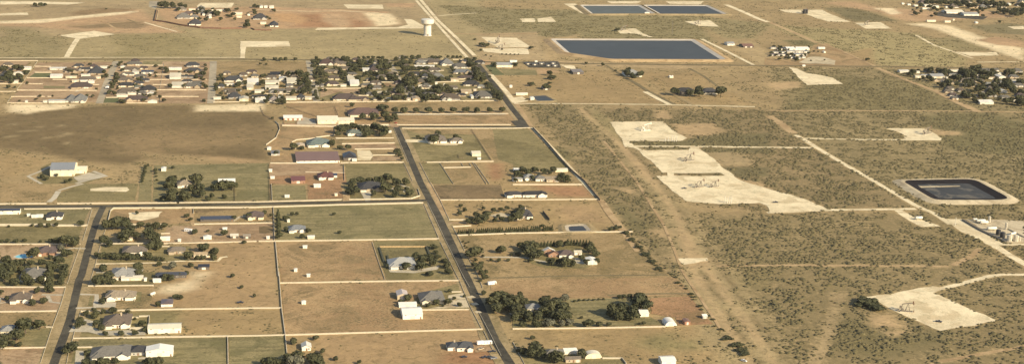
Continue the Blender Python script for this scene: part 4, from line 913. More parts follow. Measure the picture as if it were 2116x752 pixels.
shed('c1', 380, 415, 528, 512, 'white', 'white', 'lying white shed on the tan paddock'); shed('c1', 308, 334, 720, 690, 'white', 'white', 'upright white shed on tan paddock', 'gabley'); shed('d1', 412, 440, 42, 22, 'white', 'white', 'white shed by the lower wall')
shed('d1', 370, 404, 265, 230, 'white', 'white', 'white shed alone in the orange field', 'gabley')
H('d1', 1152, 1240, 228, 130, 'gabley', 'pink', 'tan', 'pale pink gable barn', 'behind the garden house', name='barn', cat='barn', h=4.2, slope=.35, doors=1)
shed('d1', 1166, 1312, 290, 262, 'white', 'white', 'long white-fronted shed', 'shed', h=2.6)
H('d1', 1196, 1360, 386, 298, 'gable', 'white', 'white', 'white barn with grey ridge', 'on the edge of the orange field', name='barn', cat='barn', h=4.4, doors=1)
H('d1', 1345, 1545, 268, 150, 'hip', 'grey', 'cream', 'grey house with a formal garden', 'beside the middle road')
H('d1', 372, 446, 642, 545, 'gabley', 'white', 'white', 'small white cottage at the orange field corner', 'with a side deck', near=False, garage=0)
H('d1', 1565, 1660, 642, 545, 'hip', 'slate', 'white', 'slate-roofed house near the bottom road'); H('d1', 1645, 1778, 656, 560, 'hip', 'slate', 'white', 'slate garage wing near bottom road', near=False, garage=2)
# --- east of the middle road
H('c2', 15, 168, 292, 195, 'hip', 'dark', 'white', 'steep dark-roofed house', 'at the end of the tree-lined drive', slope=.75)
H('c2', 245, 345, 575, 515, 'gabley', 'white', 'brick', 'white-roofed wing of the estate', near=False, garage=0); H('c2', 290, 382, 600, 545, 'gabley', 'rust', 'brick', 'brick gable of the estate', near=False, garage=0)
H('c2', 384, 502, 612, 540, 'hip', 'plum', 'white', 'plum-roofed main house of the estate', near=False, garage=1); H('c2', 503, 562, 582, 545, 'gable', 'cream', 'white', 'cream back wing of the estate', near=False, garage=0)
H('c2', 612, 690, 662, 570, 'gabley', 'white', 'white', 'bright white estate garage', 'ringed by a hedge', name='barn', cat='garage', h=3.6, doors=2)
H('d2', 120, 232, 334, 225, 'hip', 'lgrey', 'cream', 'grey house inside the dense grove')
shed('d2', 1038, 1112, 366, 294, 'white', 'white', 'white outbuilding right of big trees', 'gable', h=3.2); shed('d2', 1060, 1082, 214, 192, 'white', 'white', 'tiny white shed behind big trees')
H('d2', 1246, 1342, 442, 365, 'quonset', 'white', 'white', "white quonset at the wall's end", '', name='barn', cat='quonset hut', h=4.2)
shed('d2', 1405, 1450, 432, 375, 'rust', 'rust', 'rust-red shed on the red dirt', 'gabley', h=3); shed('d2', 1552, 1590, 382, 362, 'white', 'grey', 'scrap shed by the hedgerow', 'shed')
H('d2', 275, 425, 702, 628, 'hip', 'grey', 'cream', 'grey house between two round trees', 'at the bottom edge'); H('d2', 430, 555, 738, 690, 'gable', 'taupe', 'stone', 'stone cottage at the bottom edge', near=False)
H('d2', 588, 732, 706, 634, 'quonset', 'cream', 'cream', 'cream quonset at the bottom edge', '', name='barn', cat='quonset hut', h=4.4); shed('d2', 420, 528, 670, 630, 'white', 'white', 'white lean-to by the cream quonset', 'shed')
H('d2', 1216, 1334, 765, 692, 'gable', 'white', 'white', 'white barn cut by the bottom edge', '', name='barn', cat='barn', h=4.2)
for i, (a_, b_, y_) in enumerate(((222,246,268),(258,300,278),(300,352,276))): shed('c0', a_, b_, y_, y_-24, 'white', 'white', ('round white shed', 'low white shed', 'pinkish white shed')[i]+' left of white gables', 'gable')
shed('d0', 992, 1060, 72, 50, 'cream', 'white', 'cream shed in front of shingle house', 'shed'); shed('d0', 1065, 1170, 70, 52, 'cream', 'cream', 'cream carport in front of shingle house', 'shed'); shed('d0', 1178, 1200, 76, 46, 'white', 'white', 'narrow white shed by shingle drive', 'gabley'); shed('d0', 1252, 1318, 86, 54, 'white', 'white', 'white shed by the navy roof')
shed('e2', 1840, 1955, 628, 582, 'white', 'cream', 'cream-fronted shed by blue-grey house') if False else None
# --- the open land
shed('a2', 492, 580, 610, 562, 'taupe', 'dark', 'flat dark shed on the dry field', 'shed', h=3.5); shed('a2', 245, 300, 738, 700, 'olive' if 'olive' in RC else 'taupe', 'dark', 'low brown shed on the dry field', 'shed'); shed('a2', 1282, 1312, 640, 620, 'white', 'cream', 'tiny cream shed on the dry field')
H('a2', 925, 1060, 632, 570, 'hip', 'lgrey', 'white', 'pale house at the head of the drive', near=False)
H('px', 1399, 1442, 196, 181, 'hip', 'black', 'dark', 'left black-roofed house on the dry field', 'with a wide low roof', near=False, maxd=26); H('px', 1452, 1488, 196, 181.5, 'hip', 'dark', 'cream', 'right black-roofed house on the dry field', near=False, maxd=24)
H('a2', 1755, 1815, 376, 338, 'gable', 'lgrey', 'white', 'white barn right of the big pond', name='barn', cat='barn'); shed('a2', 1885, 1970, 392, 362, 'rust', 'dark', 'dark shed right of the big pond', 'gable'); shed('a2', 1080, 1118, 122, 100, 'white', 'white', 'white pump house between the two ponds', 'gabley', h=4)
H('e5', 632, 800, 400, 348, 'gable', 'lgrey', 'cream', 'pale grey stable with arches', 'beside the small green field', name='stable', cat='stable', doors=4); shed('e5', 772, 845, 358, 325, 'white', 'white', 'bright white barn behind the stable', 'gable', h=4)
shed('e5', 768, 795, 610, 585, 'white', 'white', 'white shed on the field by the road', 'gabley', h=3.5); shed('e5', 835, 955, 690, 668, 'white', 'cream', 'white shed row by the small pond', 'gable', h=3); shed('e5', 985, 1025, 740, 690, 'white', 'white', 'white pump shed at the small pond', 'gabley', h=3.5); shed('e5', 1030, 1055, 348, 332, 'white', 'white', 'white shed above the dark yard')
for i, (x_, y_) in enumerate(((960, 372), (1030, 380), (1100, 370), (1170, 388), (1220, 366), (1240, 392))):
    shed('e5', x_-26, x_+26, y_, y_-16, ('dark', 'slate', 'grey')[i % 3], 'dark', ('first', 'second', 'third', 'fourth', 'fifth', 'sixth')[i]+' dark container from left in dark yard', 'flat', h=2.6)
H('r3', 345, 695, 262, 205, 'gable', 'white', 'white', 'long white shop behind the salvage yard', name='warehouse', cat='workshop', h=3.4, doors=5); shed('r3', 838, 938, 240, 208, 'white', 'white', 'white shed right of the white shop'); shed('r3', 920, 948, 302, 268, 'white', 'white', 'small white shed right of salvage yard', 'gabley'); shed('r3', 590, 632, 512, 484, 'white', 'white', 'small white shed by the far road')
# --- salvage yard: rows of grey roofs
for i, (a_, b_, y_, rc_) in enumerate(((95,180,240,'grey'),(200,330,258,'dark'),(100,220,310,'grey'),(230,330,312,'lgrey'),(350,470,300,'lgrey'),(480,600,300,'grey'),(610,690,300,'bluegrey'),(110,250,350,'plum'),(260,340,345,'dark'),(350,450,350,'grey'),(460,560,345,'bluegrey'),(570,660,345,'grey'),(360,470,390,'dark'),(480,560,400,'lgrey'),(570,640,385,'grey'))):
    shed('r3', a_, b_, y_, y_-34, rc_, 'grey', f'{rc_} roof, {ORD[i]} in the salvage yard rows'.replace('lgrey', 'light grey').replace('bluegrey', 'blue grey'), ('gable', 'shed', 'flat')[i % 3], h=3.2)
# --- towns: block name, rows
EXTRA = dict(u1=[((1050,150,1480,420), 3), ((0,150,300,400), 4)], u2=[((330,90,720,700), 8), ((1330,120,1600,500), 3)], u3=[((120,250,1480,690), 16)], u4=[((60,110,1250,540), 14), ((850,560,1960,740), 10), ((1330,120,1960,540), 10)], u5=[((560,150,1600,720), 12)], r1=[((330,210,1900,330), 14), ((800,340,1950,660), 14)], r2=[((420,50,2000,140), 14)], r4=[((480,160,1100,300), 6)])
def town(t, block, data):
    rows = {}
    D = []
    for s in data.strip().split('\n'):
        for q in s.split(';'):
            v = q.split()
            if v: D.append((v[0], v[1], *map(float, v[2].split(',')), v[3] if len(v) > 3 else 'hip'))
    rx_ = random.Random(len(data))
    for reg, n_ in EXTRA.get(t, ()):                       # the small roofs packed between the larger houses
        k_ = 0
        for _ in range(400):
            if k_ >= n_: break
            wd = rx_.uniform(90, 165); x_, y_ = rx_.uniform(reg[0], reg[2]), rx_.uniform(reg[1], reg[3])
            if any(x_ < q[3]+14 and x_+wd > q[2]-14 and abs(y_-q[4]) < 46 for q in D): continue
            D.append((rx_.choice(('grey', 'taupe', 'plum', 'slate', 'grey', 'brown', 'dark')), rx_.choice(('stone', 'grey', 'cream')), x_, x_+wd, y_, y_-rx_.uniform(55, 75), 'hip')); k_ += 1
    D.sort(key=lambda q: q[5]); ys = [q[4] for q in D]; D = sorted(D, key=lambda q: q[4]); k = 4; per = math.ceil(len(D)/k); nm = ('back', 'upper', 'lower', 'front') 
    for r in range(k):
        R_ = sorted(D[r*per:(r+1)*per], key=lambda q: q[2])
        for i, (rc, wc, x0, x1, yb, yt, st) in enumerate(R_):
            w_ = {'lgrey': 'pale grey', 'bluegrey': 'blue-grey', 'redbrown': 'red-brown'}.get(rc, rc); barn = st in ('gable', 'gabley', 'flat')
            kind = 'barn' if barn and rc in ('white', 'cream') else ('building' if barn else 'house')
            sn = f'{w_} {kind}, {ORD[i]} in {nm[r]} row, {block}'
            if not barn and (i+r) % 3: wc = ('stone', 'grey', 'tan')[(i+2*r) % 3] if wc in ('white', 'cream') else wc
            if not barn: mx = (x1-x0)*.09; x0 -= mx; x1 += mx
            if barn and rc == 'white' and (i+r) % 2: rc = 'cream'
            house(t, x0, x1, yb, yt, st, rc, wc, sn, '', name={'barn': 'barn', 'building': 'workshop', 'house': 'house'}[kind], cat=kind, near=False, wings=1 if st == 'hip' and x1-x0 > 110 else 0, h=3.2 if barn else 2.5, slope=.25 if barn else .72, maxd=32)
town('u1', 'leftmost block', '''white white 360,478,202,148 gable;white white 192,366,285,238 gabley;white white 145,280,406,376 gable;plum cream 0,110,225,140;slate cream 0,100,330,250;brown cream 205,320,205,130
white white 792,1005,205,158 shed;white white 780,965,330,264 gable;slate white 1392,1590,282,105;slate grey 1225,1385,220,160;white white 1560,1680,180,150 gable;taupe cream 1245,1465,380,300;white white 1262,1400,308,285 gable
plum white 1112,1395,500,385;white white 1250,1360,402,372 gable;white white 1370,1465,412,376 gable;cream cream 1120,1230,398,372 gable;lgrey white 755,1015,715,660 gable;lgrey white 1020,1140,715,600;lgrey white 1141,1312,718,580;white white 670,735,715,690 gable;white white 390,430,718,690 gabley;white cream 1490,1565,340,318 gable;tan cream 1020,1190,330,285 gable;brown cream 1020,1195,250,175''')
town('u2', 'second block', '''grey cream 475,680,140,68;taupe cream 410,630,228,150;grey white 400,565,292,240;taupe cream 345,535,392,315;dark cream 355,560,475,390;taupe white 335,600,590,475;white white 310,480,625,590 gable;white white 482,610,590,545 gable
plum tan 470,755,700,598;white white 790,938,720,668 gabley;dark grey 710,895,545,430;white white 780,880,600,540 gabley;black grey 690,880,265,208 flat;white white 555,655,270,240 gable;sage cream 590,720,490,450
white white 1122,1320,206,160 gable;slate white 1400,1575,160,75;slate white 1400,1600,250,165;white white 1132,1305,348,250 gable;slate grey 1325,1500,330,292;white white 1165,1335,482,402 gable;grey stone 1370,1600,490,395;white white 370,440,180,130 gabley''')
town('u3', 'third block', '''slate white 272,520,395,288;white white 610,785,432,345 gable;white cream 602,705,512,440 gable;black dark 985,1135,300,230 shed;cream white 890,1105,428,360 gable;cream white 890,1095,512,440 gable;white white 1105,1225,380,300 gabley;white white 1225,1375,425,340 gable
grey cream 965,1200,565,490;taupe cream 1200,1380,560,470;slate white 322,490,655,545;cream cream 485,628,692,600 gabley;white white 725,868,560,502 gable;white white 735,895,712,640 gable;white white 1092,1160,665,605 gable;white white 1210,1375,672,612 gable;slate cream 1392,1500,668,580;cream cream 1505,1670,665,612 gable;white white 85,205,662,635 gable;pink cream 960,1060,710,620;dark grey 700,900,640,590 shed;white white 265,400,450,425 flat;taupe cream 265,500,540,490''')
town('u4', 'wooded block', '''redbrown white 165,360,195,85;taupe white 385,560,195,122;taupe cream 240,445,318,255;brown cream 300,450,420,345;plum cream 270,440,515,432;white white 592,700,450,375 gable;white white 630,770,515,410 gable;cream white 480,570,525,500 gable;plum cream 395,720,748,622;plum stone 690,900,748,672
grey cream 880,1035,175,100;white white 825,930,292,235 gable;plum cream 930,1060,300,165;taupe cream 1050,1210,420,330;white cream 1045,1200,640,592 gable;redbrown tan 1295,1460,725,625;buff buff 1598,1715,745,662 gabley;white white 1688,1745,530,492 gable;white white 1852,1920,548,512 gable;lgrey cream 1660,1800,180,105;white white 1655,1915,228,190 shed;taupe cream 470,650,270,205;tan cream 1400,1490,80,60;cream tan 1190,1260,745,690 gabley;cream tan 1505,1570,745,695 gabley;taupe cream 1720,1850,560,530''')
town('u5', 'corner block', '''lgrey white 930,1100,200,85;grey white 1115,1310,245,150;bluegrey white 1130,1370,330,248;plum cream 1195,1410,415,348;buff cream 1065,1188,440,388 gable;lgrey white 790,950,400,310;dark white 1285,1500,520,420;lgrey white 1490,1580,545,500;buff tan 1228,1390,632,562 gable;grey white 1460,1690,710,580;brown cream 935,1190,742,622;white white 1012,1080,748,694 gabley;grey cream 640,830,700,610;taupe cream 540,660,480,400;white white 950,975,510,480 gabley;buff tan 1410,1470,590,555 gable;white white 1380,1420,710,640 gabley;white white 820,860,490,455 gabley;grey white 650,800,130,95;taupe cream 560,640,130,100''')
town('r1', 'right hamlet', '''white white 100,245,235,185 gable;white white 345,410,240,205 gable;cream cream 340,430,312,268 gable;lgrey cream 435,560,300,255 gable;lgrey cream 600,800,318,245 gable;white white 705,745,258,218 gabley;white white 890,1030,218,178 gable;lgrey white 880,1005,285,250;white white 1092,1235,328,300 gable;buff cream 1475,1580,335,298 gable;white white 1640,1750,325,250 gabley;white white 1570,1680,268,238 gable;white white 1845,1945,410,350 gable
lgrey white 1440,1560,440,375;white white 1655,1770,545,470 gabley;white white 1375,1420,568,530 gabley;white white 1345,1560,722,648 gable;grey grey 1055,1200,625,560;lgrey grey 1210,1330,620,565;white white 1860,1915,678,640 gabley;white white 1090,1150,440,415 gable;plum cream 1100,1280,300,220;lgrey cream 1580,1700,400,340;taupe cream 640,800,370,330;grey cream 1220,1320,460,400;plum cream 1750,1870,240,195;grey cream 1430,1560,560,500;white white 820,850,330,290 gabley''')
town('r2', 'top-right works', '''white white 830,1100,215,155 gable;lgrey white 1100,1330,250,195 gable;white white 135,170,75,45 gabley;white white 225,270,90,60 gabley;cream white 320,380,105,80 gable;white white 490,600,110,72 gable;white white 600,710,125,90 gable;cream white 455,560,150,125 gable;white white 815,840,130,100 gabley;white white 1790,1830,85,50 gabley;cream cream 525,660,345,315 gable;cream cream 800,890,355,325 gable;white white 1280,1315,370,335 gabley;cream cream 925,950,325,300 gabley;grey grey 1500,1640,100,45 gable;grey grey 1340,1460,70,35 gable;white white 1650,1760,125,95 gable;grey cream 960,1060,70,35 gable''')
town('r4', 'brown-walled tract', '''dark white 697,850,402,255;dark white 1695,1878,315,205;dark white 1950,2060,425,340;white white 890,930,250,195 gabley;white white 990,1030,290,245 gable;cream cream 680,780,170,140 gable;cream cream 1110,1230,185,150 gable;cream cream 1375,1510,235,195 gable;cream cream 1420,1500,280,248 gable;white white 1590,1630,250,220 gabley;cream cream 1790,1880,385,345 gable;white white 1780,1830,130,85 gabley;white white 1850,1900,130,95 gable;white white 1930,2000,135,95 gable;grey cream 830,950,230,150;taupe cream 960,1100,260,180;grey grey 500,680,300,200;white cream 1020,1070,185,150 gabley''')
# ================================================================== walls, fences (centre lines)
BLOCKM = plain('town_block_wall', (.50,.42,.29), .9, .12, .3)
def W(*a, **k): return wall(chain(*a), **k)
LOW = dict(h=.8, t=.26, mat=RAILM, noun='cream rail wall', pier=0, cope=False)
W('c0', '0,163 378,160', label='white wall along the cross road left of the barn drive'); W('c0', '470,160 1000,157 1442,154', label='white wall north of the cross road, between the barn drive and tree gate'); W('c0', '1468,153 2098,148', 'c1', '350,138 700,128', label='white wall north of the cross road below the green fields')
W('c1', '760,128 1265,119 1338,96 1320,42', label='white wall curving round the corner house at the crossing'); W('c0', '200,205 745,199', label='white wall on the road side of the walled green corner lot')
W('c0', '885,300 905,218 930,198 2098,191', 'c1', '700,170 1362,154', label='long white wall south of the cross road with a rounded corner', h=1.7)
W('c0', '0,335 410,333 470,340 712,339', label='thick white wall below the navy-roofed barn', h=2.2); W('c0', '0,492 655,490', label='white wall between the olive paddock and the plum-roofed house')
W('c0', '752,208 718,330 678,460', **LOW); W('c0', '655,512 610,640 570,752', 'd0', '560,70 550,95', **LOW); W('d0', '537,126 498,265 420,470 332,740', **LOW)
W('c0', '868,365 848,415', **LOW); W('c0', '826,488 800,580 782,655 752,752', 'd0', '725,112', **LOW); W('d0', '662,320 625,440', **LOW); W('d0', '612,478 582,592', **LOW); W('d0', '565,640 545,745', **LOW)
W('c0', '1060,331 1360,329', label='white wall behind the round roadside trees'); W('c0', '1590,328 2098,320', 'c1', '130,318', label='white wall below the long navy shed'); W('c0', '1582,200 1584,240', noun='short white wall')
W('c0', '830,487 1205,486', label='white wall below the road grove'); W('c0', '1322,486 1760,478 2098,468', noun='low white wall', h=1.1, pier=0); W('c1', '20,468 600,461 1492,447', label='long white wall below the big green field'); W('c0', '1328,510 1385,510', noun='short white wall'); W('c0', '1320,405 1388,404', noun='short white wall'); W('c0', '905,465 970,466', noun='short white wall')
W('d0', '0,122 537,123', label='white wall below the left grove'); W('d0', '722,113 1255,108', label='white wall above the loop drive'); W('d0', '0,322 300,320 462,316', label='white wall below the brown-roofed house at the left edge')
W('d0', '664,319 1400,303 2098,293', 'd1', '206,292', label='white wall above the courtyard house running to the middle fence'); W('d0', '602,541 1400,528 2098,519', 'd1', '235,513 900,493 1848,465', label='longest white wall, crossing below the long cream barn')
W('d0', '0,621 374,615', label='white wall across the lowest left lot'); W('d0', '378,447 430,450', noun='short white wall'); W('d0', '612,615 752,612', noun='short white wall'); W('d0', '985,612 1075,607', noun='short white wall')
W('d0', '1070,368 1130,370', noun='courtyard wall'); W('d0', '1140,360 1222,358 1214,500', label='bent white wall from the courtyard house to the cream barn'); W('d0', '1062,461 1172,460', noun='courtyard wall', h=2.4); W('d0', '1105,180 1100,232', noun='courtyard wall')
W('d0', '1862,527 1866,752', noun='tan field fence wall', t=.5, h=1.2, pier=0, cope=False); W('d1', '183,0 205,290 235,512 252,690', noun='tan field fence wall', t=.5, h=1.3, pier=0, cope=False); W('c1', '155,470 180,752', noun='tan field fence wall', t=.6, h=1.3, pier=0, cope=False); W('c1', '122,0 128,130', noun='thin white fence wall', t=.4, h=1.2, pier=0, cope=False); W('c1', '138,190 148,460', noun='thin white fence wall', t=.4, h=1.2, pier=0, cope=False)
W('c1', '946,475 1000,640 1040,752', 'd1', '1050,60', **LOW); W('d1', '196,88 900,76 1652,68', label='white wall between the tan and the orange fields'); W('d1', '1345,309 1735,305', label='white wall below the formal garden'); W('d1', '1600,162 1675,160', noun='short white wall')
W('c1', '1368,163 1428,300 1492,445', **LOW); W('c1', '1503,475 1570,610 1640,752', 'd1', '1660,70 1742,270 1842,462', **LOW); W('d1', '1858,482 1930,630', **LOW); W('c1', '1398,152 1540,450 1690,752', 'd1', '1740,120', **LOW); W('d1', '1820,330 1900,480 2000,680', **LOW)
W('c1', '1428,0 1502,132 1575,290', **LOW); W('c1', '1605,350 1642,420 1702,545', **LOW); W('c1', '1738,612 1812,752', 'd1', '1850,130', **LOW); W('d1', '1990,560 2098,750', **LOW) if False else None
W('c1', '1503,131 2098,130', 'c2', '300,128 708,125', label='white wall below the red dirt lot'); W('c1', '1578,294 1702,292', label='upper white wall of the tree-lined drive entrance'); W('c1', '1608,349 1755,340', label='lower white wall of the tree-lined drive entrance')
W('c1', '1646,419 2098,402', 'c2', '400,396 978,389', label='long white wall below the cypress row'); W('d2', '0,462 650,456 1245,444', label='white wall below the dense grove, ending at the quonset'); W('d2', '735,702 892,702 925,745', label='white wall right of the cream quonset'); W('d2', '0,572 40,648 95,752', **LOW); W('c1', '1010,513 1388,512', noun='buff garden wall', mat=plain('buff_wall', (.48,.33,.16)), cope=False)
W('c1', '1005,520 1045,640', noun='dark garden hedge wall', mat=plain('clipped_hedge', (.06,.06,.03), .9, .3, 2), cope=False, t=1.8, pier=0, cat='hedge', name='hedge'); W('c1', '1390,510 1415,575', noun='dark garden hedge wall', mat=_mats['clipped_hedge'], cope=False, t=1.8, pier=0, cat='hedge', name='hedge'); W('c1', '1072,585 1082,640', noun='dark garden hedge wall', mat=_mats['clipped_hedge'], cope=False, t=1.6, pier=0, cat='hedge', name='hedge')
W('c2', '245,225 298,290', noun='dark slab fence', mat=plain('dark_fence', (.05,.04,.03)), cope=False, t=.5, h=2.5, pier=0); W('c2', '705,500 690,480', noun='dark slab fence', mat=_mats['dark_fence'], cope=False) if False else None
W('b1', '238,87 1000,80 1980,72', label='long white wall behind the wooded and third town blocks'); W('b1', '1145,183 2060,178', noun='low white wall', h=1.0); W('b1', '1150,270 2078,269', label='white wall north of the paddock lane'); W('b1', '1192,298 2098,298', 'b2', '145,294', label='white wall south of the paddock lane')
W('b1', '212,274 640,283 1080,270', noun='white wall', h=2.2); W('b1', '640,285 640,352 490,372', noun='white paddock wall'); W('b1', '485,378 330,392 290,410', noun='curved white wall'); W('b1', '80,432 160,375 190,305 180,265 150,240', label='curved white fence round the orange paddock', h=1.5, pier=0)
W('b1', '650,379 1122,378', noun='white lane wall'); W('b1', '700,425 1132,418', noun='white lane wall'); W('b1', '805,468 1120,465', noun='white lane wall'); W('b1', '955,518 1130,515', noun='white lane wall', h=1.3); W('b1', '115,582 330,583', noun='white lane wall'); W('b1', '690,579 1202,575', label='white wall between the arena barn and the green corner paddock')
W('b1', '1205,580 1275,728', **LOW); W('b1', '1120,292 1240,575', **LOW); W('b1', '1170,298 1262,485', **LOW); W('b1', '1335,580 1425,752', **LOW); W('b1', '1395,576 1938,568', label='white wall below the taupe house with the white apron'); W('b1', '1535,620 1752,615', noun='white pen wall'); W('b1', '715,590 720,720', noun='thin pink pen wall', t=.3, h=1.2, pier=0, cope=False); W('b1', '400,655 720,662', noun='thin pink pen wall', t=.3, h=.9, pier=0, cope=False)
for s in ('1500,582 1610,752', '1785,582 1905,752', '1675,582 1692,612', '1740,582 1758,612', '1765,575 1880,752'): W('b1', s, **LOW)
fence(pts('b1', '1758,306 1920,555'), 'dark diagonal fence', 1.6); fence(pts('b1', '245,120 500,205'), 'dark diagonal fence', 2.0, mat=plain('dark_fence', (.05,.04,.03))); fence(pts('b1', '640,120 665,190'), 'dark fence', 2.0, mat=_mats['dark_fence']); fence(pts('b1', '740,135 745,195'), 'dark fence', 2.0, mat=_mats['dark_fence'])
fence(pts('b1', '222,236 228,268 332,268 330,236'), 'red corral fence', 1.7, mat=plain('red_pipe_fence', (.22,.07,.04))); fence(pts('b1', '30,120 60,190 150,235'), 'brown wire fence', 1.4); fence(pts('b1', '1650,510 1655,540 1690,540'), 'brown pen fence', 1.4); fence(pts('px', '556,338 558,414'), 'brown wire fence', 1.5); fence(pts('c0', '1920,20 1922,140'), 'brown wire fence', 1.4)
W('e1', '205,195 330,325 480,500 600,630 745,752', 'c2', '640,45 712,130', label='tall dark-sided wall between the paddocks and the scrubland', h=2.4, mat=plain('shade_toned_block_wall', (.16,.115,.075)), cope=False)  # shade of the wall's west face is put into its dark colour
W('r4', '182,150 145,320 320,345 560,392 850,432 1180,446 1500,440', label='brown wall round the brown-walled tract near the top', mat=BRWALL, cope=False, h=3.0); W('r4', '205,165 175,310', noun='tan inner wall', mat=plain('tan_wall', (.50,.42,.28)), cope=False); W('r4', '1640,440 1700,465 1960,470', noun='brown wall', mat=BRWALL, cope=False, h=2.4)
W('b2', '450,642 560,640', noun='white wall') if False else None; W('c2', '0,5 565,5', label='white wall below the house with clipped trees', h=1.6)
for s in ('590,60 480,210 340,410 262,500', '175,620 115,710'): W('u1', s, **LOW)
for s in ('0,60 585,58', '0,415 345,413', '0,537 240,538', '545,146 790,150', '545,241 800,240', '420,325 770,325', '820,350 1040,352', '370,415 660,420', '265,516 1500,520', '175,616 692,614', '740,616 795,616', '115,714 660,716', '1370,432 1540,430', '1200,190 1220,215'): W('u1', s, noun='white block wall', mat=BLOCKM, h=1.35)
for s in ('710,130 1030,130', '920,271 1130,271', '1310,271 1420,270', '700,352 1120,351', '1310,350 1705,350', '870,431 1160,430', '940,511 1700,512', '930,615 1580,615', '460,715 790,715', '150,632 320,627'): W('u2', s, noun='white block wall', mat=BLOCKM, h=1.35)
for s in ('1045,100 1010,330 975,512', '982,618 984,710'): W('u2', s, **LOW)
for s in ('80,702 485,698', '870,570 1290,573', '520,350 610,350', '840,338 900,340', '900,700 1090,704', '1380,700 2030,702', '1220,705 1380,705'): W('u3', s, noun='white block wall', mat=BLOCKM, h=1.5)
for s in ('190,552 790,546', '830,450 1380,452', '430,196 590,194', '760,660 1000,658', '170,480 470,490'): W('u4', s, noun='white block wall', mat=BLOCKM, h=1.5)
for s in ('590,272 955,270', '790,452 1350,440', '1140,630 1235,630', '1100,100 1260,100', '740,100 870,100', '0,745 460,744', '1090,744 1360,742'): W('u5', s, noun='white block wall', mat=BLOCKM, h=1.5)
fence(pts('u5', '805,175 950,75'), 'tan block fence', 1.8, mat=plain('tan_wall', (.50,.42,.28))); fence(pts('u5', '815,190 860,250'), 'dark fence', 2.2, mat=_mats['dark_fence']); fence(pts('u5', '1130,590 1235,730'), 'dark fence', 2.2, mat=_mats['dark_fence'])
# ================================================================== oilfield, tower, vehicles, pools
water_tower(883.2, 74.2)
pumpjack('b2', 1100, 318, 'tall pump jack on the highest of three stacked pads', 1.55, light=True); pumpjack('b2', 1450, 565, 'pump jack ringed by dark spoil on the middle pad', 1.45); pumpjack('c2', 1535, 28, 'pump jack near the left end of the lowest pad', 1.3); pumpjack('c2', 1655, 26, 'pump jack right of the mound on the lowest pad', 1.2)
pumpjack('b3', 1295, 346, 'dark pump jack on the pad at the far right', 1.5); pumpjack('d3', 1130, 325, 'dark pump jack on the arrow-shaped pad at lower right', 1.35, math.radians(-20)); pumpjack('e5', 648, 148, 'pump jack on the pad right of the tower road', 1.9, math.radians(60)); pumpjack('a2', 915, 252, 'pump jack on the pad above the big pond', 1.5); pumpjack('a2', 1515, 205, 'pump jack on the pad below the blue pond', 1.5); pumpjack('a3', 800, 210, 'pump jack on the far sandy pad at upper right', 1.5)
pumpjack('a3', 290, 112, 'pump jack beside the dark tanks at the top', 1.6); pumpjack('e5', 690, 210, 'pump jack on the lower pink pad by the far road', 1.4)
for i, x in enumerate((1245, 1272, 1300, 1318, 1337)): riser('b2', x, 405, (4.5, 6, 7.5, 6.5, 7)[i], f'{ORD[i]} white upright pipe from the left on the highest pad')
for i, x in enumerate((1732, 1752, 1770, 1785)): riser('c2', x, 158, (8, 6, 7, 7.5)[i], f'{ORD[i]} white upright pipe from the left on the lowest pad')
riser('b2', 1440, 520, 9, 'white leaning pipe behind the middle pad pump jack', .25); riser('c3', 1520, 335, 8, 'lone pale pole on the wide caliche apron', .25)
tank('r5', 1200, 690, 2.5, 6, 'front left white storage tank at the battery'); tank('r5', 1268, 692, 2.5, 6, 'front right white storage tank at the battery'); tank('r5', 1166, 570, 1.2, 7, 'slim tall white tank behind the front pair'); tank('r5', 993, 495, 1.4, 6, 'slim white tank at the back of the battery'); tank('r5', 1130, 655, 2.6, 5.5, 'right black tank at the battery', BLK); tank('r5', 1085, 628, 2.4, 5.5, 'left black tank at the battery', BLK); tank('r5', 1305, 690, 1.3, 4, 'small cream tank at the right of the battery')
vessel('r5', 905, 500, 1.6, 9, 'rear cream vessel at the tank battery'); vessel('r5', 940, 515, 1.5, 8, 'front cream vessel at the tank battery'); vessel('r5', 1020, 580, 1.7, 9, 'low white vessel left of the black tanks'); vessel('r5', 845, 480, 1.1, 4, 'small white vessel by the apron corner'); vessel('r5', 1240, 630, 1.3, 8, 'white vessel behind the front tanks', .5); vessel('r5', 262, 470, 1.6, 7, 'white vessel on the small loop pad')
vessel('d0', 1250, 192, 1.3, 4.5, 'white tank tilted on the bare sand', math.radians(50), cat='tank'); tank('a3', 285, 115, 3, 9, 'left dark tank at the top right', BLK, None); tank('a3', 303, 115, 3, 9, 'right dark tank at the top right', BLK, None)
W('r5', '720,470 900,575 1165,700', noun='dark spill wall', mat=plain('spill_bank', (.13,.11,.08)), cope=False, h=1.4, t=2.5, pier=0, name='spill_wall'); W('r5', '1180,560 1360,650', noun='white pipe rack', mat=RAILM, cope=False, h=1.2, t=.6, pier=0, name='pipe_rack', cat='pipe rack')
mast('a2', 1302, 285, 24, 'thin lattice mast above the big pond')
vehicle('d1', 1868, 692, 'pickup', 'dark', 'dark pickup left of the parked trio by the bottom road', .2); vehicle('d1', 1905, 690, 'car', 'dark', 'dark car in the middle of the parked trio', .4); vehicle('d1', 1940, 700, 'pickup', 'grey', 'grey pickup right of the parked trio', .3); vehicle('d1', 1700, 688, 'car', 'dark', 'dark car alone below the slate-roofed house', .1)
vehicle('d1', 1842, 585, 'truck', 'white', 'white box truck right of the slate roofs', .2); vehicle('d1', 1885, 582, 'rv', 'white', 'white camper beside the box truck', .1); vehicle('d1', 1930, 645, 'pickup', 'dark', 'dark pickup by the rail wall corner', 0); vehicle('d1', 1835, 625, 'pickup', 'tan', 'tan pickup on the red yard', .5)
